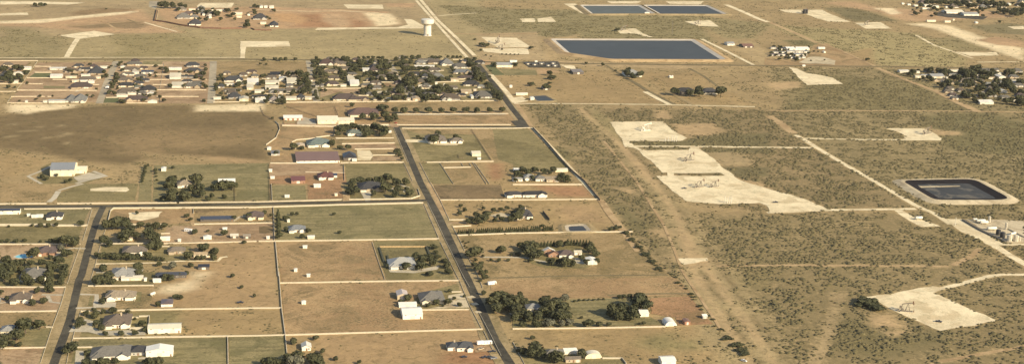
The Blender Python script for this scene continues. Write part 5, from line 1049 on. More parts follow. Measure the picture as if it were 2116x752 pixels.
vehicle('c0', 1540, 385, 'rv', 'white', 'white camper beside a dark tree on the dirt lot', -.5); vehicle('u1', 1670, 482, 'truck', 'white', 'white truck parked on the first town street', 1.2); vehicle('u2', 1780, 450, 'car', 'white', 'white car on the second town street', 1.4) if False else None
vehicle('d0', 1965, 245, 'pickup', 'dark', 'dark pickup alone on the orange field', 0); vehicle('b1', 1545, 412, 'car', 'grey', 'grey car on the white apron', .2); vehicle('d2', 1385, 640, 'car', 'white', 'x', 0) if False else None
vehicle('d3', 1385, 400, 'pickup', 'dark', 'dark pickup on the arrow-shaped pad', -.5); vehicle('c2', 1400, 35, 'pickup', 'dark', 'dark pickup at the left of the lowest pad', 0); vehicle('c3', 50, 148, 'pickup', 'dark', 'dark pickup at the right end of the lowest pad', 0); vehicle('d2', 1890, 720, 'car', 'white', 'white car by the dirt track at the bottom', -.8); vehicle('c1', 2010, 15, 'car', 'white', 'white car in the brown field corner', 0) if False else None
vehicle('b1', 1140, 252, 'car', 'red', 'red car by the corner gate', .8); vehicle('d0', 1965, 300-70, 'car', 'dark', 'x', 0) if False else None
vehicle('d1', 1925, 95, 'rv', 'white', 'white camper right of the middle road', .3)
pool('c0', 205, 590, 17, 13, 'kidney-shaped blue pool beside the plum-roofed house'); pool('d0', 18, 232, 13, 12, 'small blue pool at the left edge'); pool('d0', 1128, 668, 9, 7, 'small blue pool between grey house and white barn')
# ================================================================== trees (crown centre and width, in survey tiles)
G1 = 'trees by the cross road'
trees('b0', '1405,725,100 1605,715,110 1270,640,36 1500,720,50'); trees('b0', '1190,612,34 1186,632,30 1182,652,32 1177,672,28 1172,692,30 1167,712,28 1162,732,28 1210,600,26 1272,665,24 1278,690,22 1282,720,22 350,690,45 380,710,40 540,735,36 575,720,36 460,680,28 590,660,28 655,640,30 1415,615,30,g')
trees('c0', '1390,20,95 1410,75,80 1390,115,95 1330,122,55 1500,85,85 1520,115,105 1560,30,75 1600,75,60 1640,30,85 1655,85,65 1750,30,75 1820,15,95 1900,15,95 1735,95,48 1835,105,45 1700,125,42', group=G1)
trees('c0', '895,335,95 950,318,115 1015,325,115 1065,360,65 1150,335,65 1215,335,48 1272,345,75 1340,345,65 660,325,55 460,333,38 848,450,88 895,492,60 1010,440,120 1040,400,95 1110,425,75 1220,400,95 1255,440,110 1290,480,85 1235,510,80 1297,512,65', group='trees of the road grove')
trees('c0', '470,460,65 540,470,105 590,475,95 625,460,65 415,465,42 200,462,34 130,468,44 60,465,38 10,468,34 330,468,26 70,345,26 265,338,26 330,338,40 395,340,40', group='trees along the white wall'); trees('c0', '550,565,80 500,530,65,g 272,570,95 290,545,60')
trees('c0', '50,630,85 30,680,95 10,720,85 120,650,75 175,640,65 100,700,85 170,700,75 250,650,62 220,690,55 350,640,62 415,600,45 480,630,95 420,680,95 520,690,85 400,735,85 520,735,75 280,720,60 200,735,60 80,740,60', group='trees of the left grove')
trees('c0', '830,590,66 885,590,66 930,590,66 975,595,66 1030,590,74 1075,600,66 1130,595,55 1205,590,84 790,580,44 1260,610,44 1300,615,40 1330,615,38', noun='clipped round tree', group='clipped row by the left road')
trees('c0', '1545,590,75 1670,525,85 1750,560,85 1745,600,62 1612,605,52 1660,605,48 1590,390,55,g 840,685,74 1125,680,85 890,740,66 1305,655,48,g 1410,670,72,g 1565,665,48 1130,725,62 1915,275,44 2035,262,55 1700,385,26 1995,475,36,g 1830,400,60,g 1120,235,30 1525,262,40 1560,290,36')
trees('d0', '30,40,95 110,80,85 220,60,95 400,20,85 335,60,75 410,75,75 520,30,75 500,75,65 260,85,62', group='trees of the left grove'); trees('d0', '800,70,95 860,75,75 890,40,75 920,75,65 1370,40,66 1395,50,55 1335,58,44 1470,20,50,g 1530,10,45 260,245,66 360,230,66 60,215,44 10,160,44 305,150,55 400,130,74 420,150,50 830,240,56 885,180,44 860,215,34')
trees('d0', '705,335,50 768,308,44 780,350,74 845,322,44 925,315,66 1045,325,44 652,392,62 640,435,62 680,420,44 790,415,62 830,455,55 1165,420,64 1190,470,52 1105,380,30', group='trees of the courtyard house'); trees('d0', '860,500,48 988,500,48 1108,497,48', noun='small drive tree', group='three trees on the driveway')
trees('d0', '205,440,135 322,430,95 132,512,115 50,540,85 20,590,95 100,580,60,g 160,590,50', group='big round trees at the left edge'); trees('d0', '580,620,105 540,640,75 710,660,55 820,735,85 870,730,64 940,725,64 700,740,74 1230,735,85 1300,728,95 1190,740,60 770,745,60 1435,200,55,g 1475,205,48,g 1290,262,44 1975,120,36,g 2080,190,34,g 1900,30,44,g')
trees('c1', '178,240,40,c 176,270,42,c 176,300,44,c 178,330,46,c 182,362,46,c', noun='dark conical tree', group='conical row by blue-grey house', k=.8); trees('c1', '185,425,62 240,282,56 290,245,36,g 330,242,34,g 245,372,48 425,382,48 370,430,44,g 678,395,36,g 632,245,34,g 65,230,44 120,255,30 1790,560,120 1745,578,85 2000,538,85 1815,690,75 1840,722,62 1780,662,52 1880,720,44 1840,650,40 1795,620,36')
trees('c1', '1660,240,44 1705,212,42 1668,178,36 1860,200,34', noun='small lone tree', group='young trees on the dry lot'); trees('c1', '1800,258,66 1795,298,72 1728,305,52 1880,252,74 1868,285,74 1935,215,44 2000,210,44 2050,200,44 1950,296,44 2010,290,55 2080,290,60 1830,312,52 1755,295,44 1835,270,50 1975,262,34', group='trees of the tree-lined drive')
trees('e3', ' '.join(f'{340+i*21.5:.0f},{405-i*1.05:.0f},{24+(8 if 440<340+i*21.5<800 else 4):.0f},c' for i in range(46) if i not in (8, 22, 34, 40)), noun='dark cypress', group='cypress row behind the long white wall', k=1.02)
trees('c1', '1225,672,80 1300,590,66 1362,620,95 1350,672,95 1442,640,84 1420,595,55 1465,560,44 1460,522,48 1440,508,38 1560,665,66 1545,630,48 1570,715,58 1418,735,52 1075,670,40', group='trees of the pale garden house'); trees('c1', '1690,470,22 1712,485,22 1702,505,20 1722,520,20 1735,475,20 1920,620,34 1985,625,38 2060,620,34 1855,590,30 2085,575,30', noun='small path shrub', group='shrubs along the estate path')
trees('c1', '800,60,95,w 750,65,55 1055,32,95 1155,40,66 960,75,52 1135,85,66 1250,80,66 780,12,66 1120,100,44 1230,40,40', group='trees of the corner tree ring'); trees('b1', '790,735,66 850,725,75 925,725,66 1000,725,75 1075,705,85 1150,735,75 1222,735,66 1030,735,50', group='trees of the corner tree ring')
trees('b1', '1125,152,55 1200,155,64 1305,153,54 1405,152,64 1510,155,54 1610,152,58 1710,150,58 1805,150,58 1905,150,54 2005,148,54', noun='evenly spaced roadside tree', group='ten trees in an even row')
trees('b1', '780,110,42 1030,128,90,w 870,205,66 965,200,75 1050,190,78 1078,222,74 1130,200,52 910,160,40 1100,235,44 1145,222,36'); trees('b1', '690,310,85 740,290,66 800,285,66 850,295,66 890,310,85 960,290,74 1005,300,85 1050,325,85 900,345,66 1030,345,55 660,345,52 945,340,50', group='tree ring of the sage house')
trees('b1', '620,420,66 305,450,66 372,460,46,w 750,455,52 680,455,48,g 1150,490,64 1190,545,34 1485,343,55 1450,385,95 1630,375,64 1320,370,38 1345,380,30 1495,360,40 1660,380,40 1175,520,36 130,215,26 160,500,40')
trees('b2', '35,665,64 80,640,64 120,655,64 180,640,64 250,650,55 330,635,55 60,690,52 395,690,66 430,710,74 370,715,52 215,690,40 155,700,52 20,720,40 300,660,40 455,725,40', group='clipped trees of the grey gables')
trees('c2', '30,270,95 60,240,85 70,195,55 10,235,60 45,215,60 240,345,44 840,362,52,w 872,355,32 800,372,44 845,345,30 150,290,32'); trees('c2', '60,505,64 120,490,66 170,520,105 140,560,105 210,575,95 175,590,80 100,530,70 380,490,74 440,490,55 640,500,66 680,570,64 620,530,74 600,635,55 682,630,55 310,635,74 430,640,95 480,650,64 40,575,52,w 145,625,44 560,600,50 375,635,55 655,540,60', group='trees of the estate')
trees('c2', ' '.join(f'{205+i*26},{500-i*2},30,c' for i in range(6)) + ' ' + ' '.join(f'{450+i*25},{480+i},32,c' for i in range(8)), noun='small back-row cypress', group='back hedge of the estate', k=.85)
trees('d2', '40,230,120 100,250,75 30,310,105 80,350,105 20,370,95 130,365,95 210,365,95 260,240,105 290,280,125 350,250,105 400,290,115 440,300,74 380,360,125 440,350,95 430,210,74,g 240,320,85 330,345,90 175,350,70 300,345,90 285,215,50 0,300,80 60,190,60', group='trees of the dense grove')
trees('d2', '75,425,55 190,425,75 290,410,95,g 400,425,64,g 462,410,74,g 620,420,88 700,425,55 785,425,45 240,420,60,g', group='trees on the white wall below the grove'); trees('d2', '820,320,115 870,310,125 930,330,115 990,340,115 870,360,95 960,360,95 800,335,80 920,300,80', group='pair of big clumps in the green yard'); trees('d2', '1030,240,140 955,195,44 1090,275,115 1060,220,85 1030,195,80 1075,250,90 1070,415,34 870,205,44 905,200,44 1035,420,28')
trees('d2', '160,535,44 180,630,120 230,670,95 150,660,95 90,640,66 350,690,135 320,700,95 560,660,88 560,690,60 40,640,40', group='trees by the bottom grey house'); trees('d2', '505,235,26 540,230,26 580,228,26 620,226,24 660,225,26 700,222,22 740,220,24 560,370,30,g', noun='low fence shrub', group='shrubs on the green yard fence')
trees('d1', '1990,215,140 1940,250,120 2050,260,125 1970,290,115 2080,220,95 2040,200,80 2090,290,90 1900,230,50', group='trees of the dense grove'); trees('d1', '1860,170,46 1870,40,55 1830,70,30 1580,153,38 1470,245,56 1568,245,66 1405,272,44 1660,265,44 1620,212,34 1240,205,66 1185,240,48 1700,195,30 1350,275,26 1525,275,26', group='garden trees'); trees('d1', '300,560,66 485,535,52 540,648,48 650,705,48 480,720,135 140,735,105 70,735,85 330,690,115 260,700,95 430,700,66 320,735,130,g 200,740,85 520,745,80 840,735,40 1400,15,45,w 1590,0,40')
trees('c1', '1540,630,50,w 1480,595,60,w 1385,595,55,w')
# scattered along the open land
trees('a3', '1220,185,20') if False else None
trees('d3', '810,250,150,l 880,300,110,l 740,265,90,l 850,270,120,l', noun='sprawling green mesquite', group='mesquite by the arrow-shaped pad'); trees('d2', '1840,600,85,l 1870,640,95,l 1900,670,70,l 1770,540,60,l', noun='sprawling olive mesquite', group='mesquite along the hedgerow')
rh_ = random.Random(9)
trees('c2', ' '.join(f'{925+i*13.5+rh_.uniform(-9,9):.0f},{400+i*14.8:.0f},{30 if i%4 else 62},l' for i in range(22)), noun='hedgerow shrub', group='hedgerow between field and scrubland'); trees('d2', ' '.join(f'{1300+i*21+rh_.uniform(-18,22):.0f},{20+i*23:.0f},{24+(i*7)%26},l' for i in range(9) if i % 4 != 2) + ' ' + ' '.join(f'{1490+i*21+rh_.uniform(-20,30):.0f},{225+i*27:.0f},{24+(i*11)%28},l' for i in range(15) if i % 3 != 1), noun='hedgerow shrub', group='hedgerow between field and scrubland')
trees('e5', '605,372,60 825,372,60 435,450,50 400,420,70 425,480,80 470,500,75 500,515,60 370,375,70 340,330,44 440,470,70 520,575,44 560,600,50 600,630,60 640,660,60 655,690,60 660,720,60 1160,605,60,w 470,220,34 410,110,30,w 520,170,70,w 480,160,60,w 985,195,50,w 1180,560,44,w'); trees('e5', '690,262,20 735,264,20 775,264,20 818,266,20 860,266,20 575,285,22 520,275,22 690,215,24', noun='tiny round shrub', group='shrubs by the far road')
trees('a1', '63,488,30 152,485,32 195,488,34 237,484,32 318,484,30', noun='small tree on the far road', group='trees along the far road')
trees('a2', '945,570,44 1040,612,60 935,600,60 970,615,50 1295,628,20 300,600,50,g 150,690,60,w 280,712,70,w 320,635,60,w 840,580,22 855,245,40,w 600,520,26 735,530,30'); trees('px', '1395,190,20 1445,190,24 1490,189,22 1425,193,18 1310,160,12')
trees('r3', '150,200,60 230,240,70 110,300,60 300,255,50 400,215,50 470,230,50 330,310,50 420,320,60 500,380,60 560,360,50 630,330,50 640,270,50 90,345,40 330,370,40 540,230,44 380,380,60 500,405,60 240,300,50 180,330,50 680,300,50', 'grey', noun='grey-green yard tree', group='trees of the salvage yard'); trees('r3', '770,275,36 830,280,30 930,410,30 1600,400,70,w 720,420,30')
trees('u1', '60,180,90 20,190,80 150,250,100 120,290,90 240,160,90 330,170,70 160,330,90 230,330,60 310,310,80 60,360,70 330,360,60 400,240,80 20,330,70 280,280,60 1650,290,60 1610,240,60 1690,170,40 1345,610,50 1440,610,45 1500,500,36 1600,300,50 420,400,40 180,390,60 1100,220,70,w 1060,190,60,w', k=1.22)
trees('u2', '370,90,50 340,130,50 300,270,70 310,330,80 290,380,70 250,430,66 230,480,60 200,540,60 270,560,60 180,560,50 440,120,44 400,200,50 700,330,50 690,370,50 920,300,40 1640,420,50 1690,460,66 1540,320,55 1560,290,70 1660,260,70 1680,130,50 1690,200,55 1620,330,50 1360,450,60 1140,450,60 820,600,60 560,530,44 640,540,60 370,690,60 420,700,50 1060,180,50,g 600,440,50', k=1.22)
trees('u3', '880,40,44 1045,35,40 1130,38,44 1205,38,40 1360,38,38 810,110,36 900,115,36 840,295,60 880,290,50 840,400,80 170,340,55 130,440,66 210,430,60 120,500,60 200,570,55 180,620,50 470,420,80,g 540,410,60,g 580,400,50 1240,260,70 1300,270,60 1420,260,110 1470,300,95 1530,270,75 1510,370,110 1550,400,95 1430,420,80 1550,450,80 1480,500,75 1420,540,60 1500,540,75 1580,520,80 1330,540,70 1300,570,60 1660,600,70 1690,640,60 1120,620,60 1160,640,60 900,690,70 920,640,60 1080,690,80 1180,700,80 960,600,55,g 740,640,50 850,560,50 250,640,44 600,580,44 1150,450,50,w 1200,350,50 1400,380,60 1350,350,50', k=1.22)
trees('u4', '110,80,50 60,140,66 120,150,60 50,210,70 150,120,60 80,300,80 150,250,80 200,240,95 180,310,90 230,340,95 100,380,80 190,440,80 140,480,75 260,430,60 330,90,50 420,90,60 540,100,90 580,90,70 620,190,90 690,210,90 640,260,80 710,260,80 480,300,80 540,310,70 470,250,60 560,350,70 500,370,60 740,390,80 760,420,66 540,420,60 760,75,44 840,75,50 910,70,50 985,70,50 1060,75,50 1125,80,60 780,150,100 840,150,80 750,210,70 830,220,70 960,140,90 1100,150,100 1170,130,80 1090,220,110 1200,210,110 1230,220,80 870,330,80 950,310,80 1020,320,70 1100,310,80 1180,300,70 980,410,70 1110,400,80 1280,390,110 1340,400,90 1240,360,80 1060,330,60 940,530,85 880,550,55 830,600,90 790,580,60 1010,630,75 1150,620,66 1230,640,66 1250,590,80 1400,560,130 1420,600,110 1390,530,100 1040,680,90 1120,700,80 1330,700,90 1390,690,80 900,620,60 1165,520,40 1250,515,36', k=1.22)
trees('u4', '1340,95,60 1440,70,55 1500,70,60 1590,60,66,g 1690,60,70,g 1900,60,44 1960,65,44 2010,75,50 1400,170,80 1480,160,90 1560,150,70 1350,180,60 1460,240,85 1520,240,80 1590,240,66 1700,240,66 1770,240,55 1840,240,55 1430,330,80 1490,300,60 1590,330,60 1500,430,130 1560,450,120 1620,410,120 1530,490,110 1640,470,80 1560,550,80 1680,590,90 1690,640,80 1760,600,60 1840,590,60 1720,430,60 1880,370,80 1850,420,80 1790,430,60 1890,450,80 1960,560,90 1990,600,100 1940,680,80 1830,670,90 1750,680,80 1480,690,70 1220,730,60 1820,730,50', k=1.22)
trees('u5', '770,60,36 830,65,40 900,65,50 1020,62,44 1100,65,50 1160,62,44 1215,62,44 1310,110,66 1340,150,70 1390,190,95 1370,170,70 780,360,60 770,410,70 720,430,80 760,450,66 880,400,90,w 920,400,80 1010,400,75 650,320,60,g 610,330,50,g 700,330,50 840,540,110 900,560,110 960,560,90 880,600,100 820,600,90 1040,560,100,w 1080,590,80,w 1000,520,66 1460,260,90 1450,310,95 1500,340,110 1540,380,100 1480,390,100 1570,400,80 1440,360,70 1410,440,80 1380,460,60 1660,490,70 1680,520,60 1640,470,50 1740,590,80 1780,620,90 1820,660,90 1830,710,80 1740,640,60 1190,590,50 1150,700,50 780,680,90 700,690,80 860,700,70 740,590,60 620,600,55 550,570,80 540,600,60 1340,360,40 1120,280,60 840,210,30 1080,230,50 690,240,66 620,240,60 760,240,50', k=1.22)
trees('r1', '310,220,80 280,260,70 580,190,80 720,200,90 790,215,90 860,225,80 780,250,60 1060,200,90 1040,240,70 1130,230,110 1200,230,110 1270,180,130 1240,270,110 1320,220,100 1390,230,90 1150,270,100 1430,240,80 1540,210,80 1520,250,90 1590,240,60 1810,220,130,w 1840,260,80 500,190,50 540,310,60 590,330,70 460,300,50 860,370,80 830,350,60 980,310,110 920,310,90 990,410,66 1130,380,95 1180,420,66 1200,370,90 1260,340,60 1330,360,70 1390,310,90 1440,300,70 1480,260,70 1330,470,90 1380,480,90 1300,490,70 1230,420,66 1400,410,60 1480,440,70 1560,440,95 1600,490,95 1620,520,80 1700,430,90 1780,430,110 1820,460,110 1850,510,90 1730,390,80 1600,370,70 1740,350,70 1800,370,80 1960,370,80 2010,380,70 1120,580,95 1170,590,80 1060,590,60,g 1090,560,60,g 1250,600,70 1360,580,80 1410,590,70 1500,520,80,g 1550,560,80,g 1480,570,70 1260,660,66 1320,680,50 770,420,80 810,430,60 870,430,60 1770,670,100 1830,650,80 1960,640,110 2000,690,110 1920,690,80 1980,520,66 2010,540,60 1660,630,44 700,400,50,g 240,250,60 390,200,50 650,260,44 1100,430,44', k=1.22)
trees('r2', '430,85,60 560,110,66 640,130,60 520,40,80 600,40,80 700,50,90 800,50,80 900,55,90 1000,60,80 1100,50,90 1180,90,80 1250,95,80 1340,40,90 1450,60,90 1540,60,90 1620,80,90 1700,70,90 1760,95,60 1640,155,70 1720,175,70 1790,190,70 1860,210,80 1920,230,80 1960,210,80 2010,200,90 1990,160,80 1900,170,80 2000,100,90 1390,250,44 1130,60,60 950,90,60 660,225,40 590,250,40 300,165,30 400,215,30 1650,340,44', k=1.22)
trees('r4', '1590,390,85 1550,410,55 1580,340,60 940,310,60 950,200,70 900,170,70 1000,200,80 1080,210,80 830,190,60 870,150,60 1120,240,60 1330,260,50 1370,230,60 1300,170,60 1260,160,50 1420,150,50 1050,150,50 230,80,80 330,90,80 430,90,80 540,90,80 280,60,70 600,110,70 520,150,60 1700,100,60 1750,110,50 1600,215,40 1700,215,50 1890,270,44 1890,410,44 420,60,50', k=1.22)
trees('a0', '285,40,36 330,42,40 370,40,34 870,75,16')

# smaller yard trees among the town houses
rt_ = random.Random(5)
for t_, n_, reg in (('u1', 46, (0,100,1650,700)), ('u2', 52, (200,60,1700,700)), ('u3', 60, (120,230,1680,690)), ('u4', 70, (40,70,1960,740)), ('u5', 50, (300,80,1700,730)), ('r1', 70, (300,190,2020,690)), ('r2', 60, (300,25,2020,230)), ('r4', 26, (700,150,2010,300)), ('r3', 26, (90,200,690,400))):
    for k_ in range(n_):
        x_, y_ = rt_.uniform(reg[0], reg[2]), rt_.uniform(reg[1], reg[3])
        if t_ == 'u1' and (x_ > 1500-.5*(y_-100) or (x_ < 1000 and x_ > 350 and y_ < 600)): continue
        if t_ == 'r1' and y_ > 330+(x_-300)*.32: continue
        px_, py_ = T(t_, x_, y_); near_ = min(HOUSES, key=lambda q: abs(q[0]-px_)+2*abs(q[1]-py_))
        if abs(near_[0]-px_) < 4 and abs(near_[1]-py_) < 2.5: continue
        if abs(near_[0]-px_)+2*abs(near_[1]-py_) > 40: continue
        TREES.append((px_, py_, rt_.uniform(4.5, 9), rt_.choice(['round', 'round', 'wide', 'grey']), None, 'trees around the houses'))
# ================================================================== ground, scrub, light, camera
def vnoise(x, y, seed):                                   # smooth value noise on arrays
    xi, yi = np.floor(x).astype(np.int64), np.floor(y).astype(np.int64); fx, fy = x-xi, y-yi; fx = fx*fx*(3-2*fx); fy = fy*fy*(3-2*fy)
    def h(a, b):
        n = (a*374761393 + b*668265263 + seed*974634777) & 0xffffffff; n = ((n ^ (n >> 13))*1274126177) & 0xffffffff; return ((n ^ (n >> 16)) & 0xffff)/65535.0
    return (h(xi, yi)*(1-fx)+h(xi+1, yi)*fx)*(1-fy)+(h(xi, yi+1)*(1-fx)+h(xi+1, yi+1)*fx)*fy
def fbm(x, y, sc, seed, o=4):
    s = 0; a = .5; t = 0
    for k in range(o): s = s+a*vnoise(x/sc*2**k, y/sc*2**k, seed+k); t += a; a *= .55
    return s/t
cor = [P(-60, -40), P(2180, -40), P(-60, 790), P(2180, 790)]
X0, X1 = min(c.x for c in cor)-60, max(c.x for c in cor)+60; Y0, Y1 = min(c.y for c in cor)-60, max(c.y for c in cor)+260
DG = 6.0; nx, ny = int((X1-X0)/DG)+1, int((Y1-Y0)/DG)+1
gx, gy = np.meshgrid(X0+np.arange(nx)*DG, Y0+np.arange(ny)*DG, indexing='ij')
def pip_soft(line, feather):                              # 1 inside, 0 outside, soft over the feather width
    poly = [(P(*q).x, P(*q).y) for q in line]
    m = inside(poly, gx, gy).astype(np.float32); d = np.full(gx.shape, 1e9, np.float32); n = len(poly)
    for i in range(n):
        a, b = poly[i], poly[(i+1) % n]; vx, vy = b[0]-a[0], b[1]-a[1]; L2 = vx*vx+vy*vy+1e-9
        t = np.clip(((gx-a[0])*vx+(gy-a[1])*vy)/L2, 0, 1); d = np.minimum(d, (gx-a[0]-t*vx)**2+(gy-a[1]-t*vy)**2)
    s = np.sqrt(d)*np.where(m > 0, 1, -1)+(fbm(gx, gy, 45, 5)-.5)*feather*1.6
    t = np.clip(s/feather*.5+.5, 0, 1); return t*t*(3-2*t)
soil = np.zeros(gx.shape+(3,), np.float32); soil[:] = (.325, .235, .115); veg = np.full(gx.shape, .30, np.float32)
def paint(t, s, col=None, v=None, fe=14, k=1.0):
    global soil, veg
    m = pip_soft(pts(t, s), fe)*k
    if col is not None: soil = soil*(1-m[..., None])+np.array(col, np.float32)*m[..., None]
    if v is not None: veg = veg*(1-m)+v*m
# dry grassland above and left; scrub right and bottom right
paint('px', '-200,60 990,-10 1000,128 -200,126', (.32,.25,.125), .16); paint('px', '-200,-60 880,-60 880,60 330,60 320,75 -200,80', (.33,.245,.13), .08, 20)
paint('a0', '0,230 260,240 480,320 520,440 300,480 0,480', (.27,.215,.105), .35, 20); paint('a0', '900,290 1400,270 1700,330 1600,470 950,470', (.27,.215,.10), .28, 25)
paint('px', '1090,215 1240,218 1310,330 1430,470 1520,600 1640,800 1500,800 1420,620 1300,480 1235,405', (.335,.245,.122), .95, 12); paint('px', '1240,225 1640,228 1700,305 1900,430 1600,440 1420,420 1370,380 1300,300', (.335,.24,.12), .9, 14)
paint('px', '1590,140 2200,148 2200,460 1960,450 1880,420 1660,290', (.33,.25,.122), .75, 14); paint('px', '1640,150 1900,170 1960,200 2000,230 1640,226', (.25,.20,.09), .8, 20)
paint('px', '1900,240 2040,235 2200,270 2200,330 1960,310', (.20,.17,.075), .95, 16); paint('px', '1430,440 2200,440 2200,800 1640,800 1480,570', (.335,.245,.12), .9, 14)
paint('px', '1070,20 1420,24 1480,90 1140,76 1010,70 900,10', (.27,.22,.105), .62, 16); paint('px', '1590,52 1900,70 2000,120 1990,140 1810,134 1600,60', (.34,.27,.125), .45, 14); paint('px', '1400,30 1600,50 1560,80 1500,80', (.30,.24,.115), .55, 12)
paint('a3', '430,65 700,70 980,150 1080,175 700,180 560,120', (.19,.155,.075), .5, 12); paint('a3', '1650,215 1950,190 2100,210 2100,290 1800,270', (.22,.18,.09), .5, 14); paint('a3', '1300,330 1500,300 1700,360 1800,420 1500,415', (.27,.215,.10), .4, 12)
paint('a3', '110,330 300,330 430,380 200,375', (.19,.165,.075), .6, 10); paint('a2', '150,340 220,350 270,480 200,480', (.20,.17,.08), .7, 8)
paint('b2', '940,402 1240,402 1400,400 1700,345 2098,340 2098,445 1000,438', (.19,.16,.075), 1.0, 7); paint('b2', '1080,455 1440,455 1440,474 1090,474', (.2,.16,.08), 1.0, 4); paint('b2', '1310,655 1700,655 1720,675 1320,672', (.2,.16,.08), 1.0, 4); paint('b2', '1520,460 2098,462 2098,500 1560,495', (.2,.165,.08), 1.0, 5); paint('b2', '1700,615 2098,615 2098,690 1840,690', (.2,.165,.08), 1.0, 7); paint('e1', '380,380 560,430 640,540 480,520', (.17,.15,.065), 1.0, 8)
paint('c2', '820,170 920,180 1100,330 1100,390 960,360', (.19,.16,.07), 1.0, 8); paint('d3', '540,380 800,400 1000,480 1400,500 1400,600 900,720 540,640', (.22,.175,.08), 1.0, 12); paint('d2', '1700,0 2098,0 2098,150 1780,140', (.29,.22,.10), .9, 8)
paint('px', '1130,85 1200,70 1140,124 1120,124', (.36,.26,.13), .05, 8); paint('px', '1100,126 1560,137 1400,142 1130,134', (.38,.275,.145), .04, 6); paint('px', '1490,78 1560,88 1620,134 1570,136', (.36,.265,.135), .06, 8); paint('px', '985,70 1110,66 1130,124 990,124', (.36,.265,.14), .1, 8)
paint('a3', '570,330 900,250 1500,400 1500,540 900,545', (.35,.28,.13), .42, 20)
for t_, s_, c__, v__, f__ in SOFT: paint(t_, s_, c__, v__, f__)
big = fbm(gx, gy, 130, 31); veg = np.clip(veg*(.72+.56*big), 0, 1); soil *= (.86+.28*fbm(gx, gy, 60, 77))[..., None]
for poly in CLEAR:
    a = np.array(poly); lo = np.clip(((a.min(0)-(X0, Y0))/DG).astype(int), 0, (nx-1, ny-1)); hi = np.clip(((a.max(0)-(X0, Y0))/DG).astype(int)+2, 1, (nx, ny))
    if (hi <= lo).any(): continue
    sl = (slice(lo[0], hi[0]), slice(lo[1], hi[1])); veg[sl][inside(poly, gx[sl], gy[sl])] = 0.0
m, nt, b = nodes('scrubland'); g = N(nt, 'ShaderNodeNewGeometry').outputs['Position']
at = N(nt, 'ShaderNodeAttribute', attribute_name='soil'); av = N(nt, 'ShaderNodeAttribute', attribute_name='veg').outputs['Fac']
n1 = noise_n(nt, g, .045, 6, .66, 1.2); n2 = noise_n(nt, g, .20, 6, .72, .6); n3 = noise_n(nt, g, .015, 5, .6)
o = mixc(nt, smooth_n(nt, n1, .38, .66), at.outputs['Color'], mixc(nt, 1.0, at.outputs['Color'], (1.25,1.24,1.22), 'MULTIPLY'))
o = mixc(nt, math_n(nt, 'MULTIPLY', smooth_n(nt, n3, .45, .7), .5), o, mixc(nt, 1.0, at.outputs['Color'], (.80,.82,.80), 'MULTIPLY'))
th = math_n(nt, 'ADD', math_n(nt, 'MULTIPLY', n2, .7), math_n(nt, 'MULTIPLY', n1, .3)); th = math_n(nt, 'ADD', th, math_n(nt, 'MULTIPLY', math_n(nt, 'SUBTRACT', av, .35), .20))
o = mixc(nt, math_n(nt, 'MULTIPLY', smooth_n(nt, th, .50, .61), .62), o, (.150,.122,.057))
nt.links.new(o, b.inputs['Base Color']); b.inputs['Roughness'].default_value = .95; b.inputs['Specular IOR Level'].default_value = .1
n4 = noise_n(nt, g, .10, 6, .72, 1.3); o = mixc(nt, math_n(nt, 'MULTIPLY', smooth_n(nt, n4, .50, .64), .8), o, mixc(nt, 1.0, o, (.62,.65,.62), 'MULTIPLY')); nt.links.new(o, b.inputs['Base Color'])
bp = N(nt, 'ShaderNodeBump', i_Strength=.4, i_Distance=1.5); nt.links.new(n2, bp.inputs['Height']); nt.links.new(bp.outputs[0], b.inputs['Normal'])
V = np.column_stack([gx.ravel(), gy.ravel(), np.zeros(gx.size)]); idx = np.arange(nx*ny).reshape(nx, ny)
Q = np.column_stack([idx[:-1, :-1].ravel(), idx[1:, :-1].ravel(), idx[1:, 1:].ravel(), idx[:-1, 1:].ravel()])
E = 60000.0; ext = np.array([(-E, -E, 0), (E, -E, 0), (E, E, 0), (-E, E, 0)]); k0 = len(V); c_ = [idx[0, 0], idx[-1, 0], idx[-1, -1], idx[0, -1]]
V = np.vstack([V, ext]); Q = np.vstack([Q, [(k0+i, k0+(i+1) % 4, c_[(i+1) % 4], c_[i]) for i in range(4)]])
me = bpy.data.meshes.new('ground'); me.vertices.add(len(V)); me.vertices.foreach_set('co', V.ravel()); me.loops.add(Q.size); me.loops.foreach_set('vertex_index', Q.ravel().astype(np.int32))
me.polygons.add(len(Q)); me.polygons.foreach_set('loop_start', np.arange(0, Q.size, 4, dtype=np.int32)); me.update(calc_edges=True)
ca = me.attributes.new('soil', 'FLOAT_COLOR', 'POINT'); ca.data.foreach_set('color', np.vstack([np.column_stack([soil.reshape(-1, 3), np.ones(gx.size)]), np.tile((.30,.23,.115,1), (4, 1))]).astype(np.float32).ravel())
va = me.attributes.new('veg', 'FLOAT', 'POINT'); va.data.foreach_set('value', np.concatenate([veg.ravel(), np.full(4, .4)]).astype(np.float32))
me.materials.append(m); me.validate(); tag(link(bpy.data.objects.new('ground', me)), kind='structure')
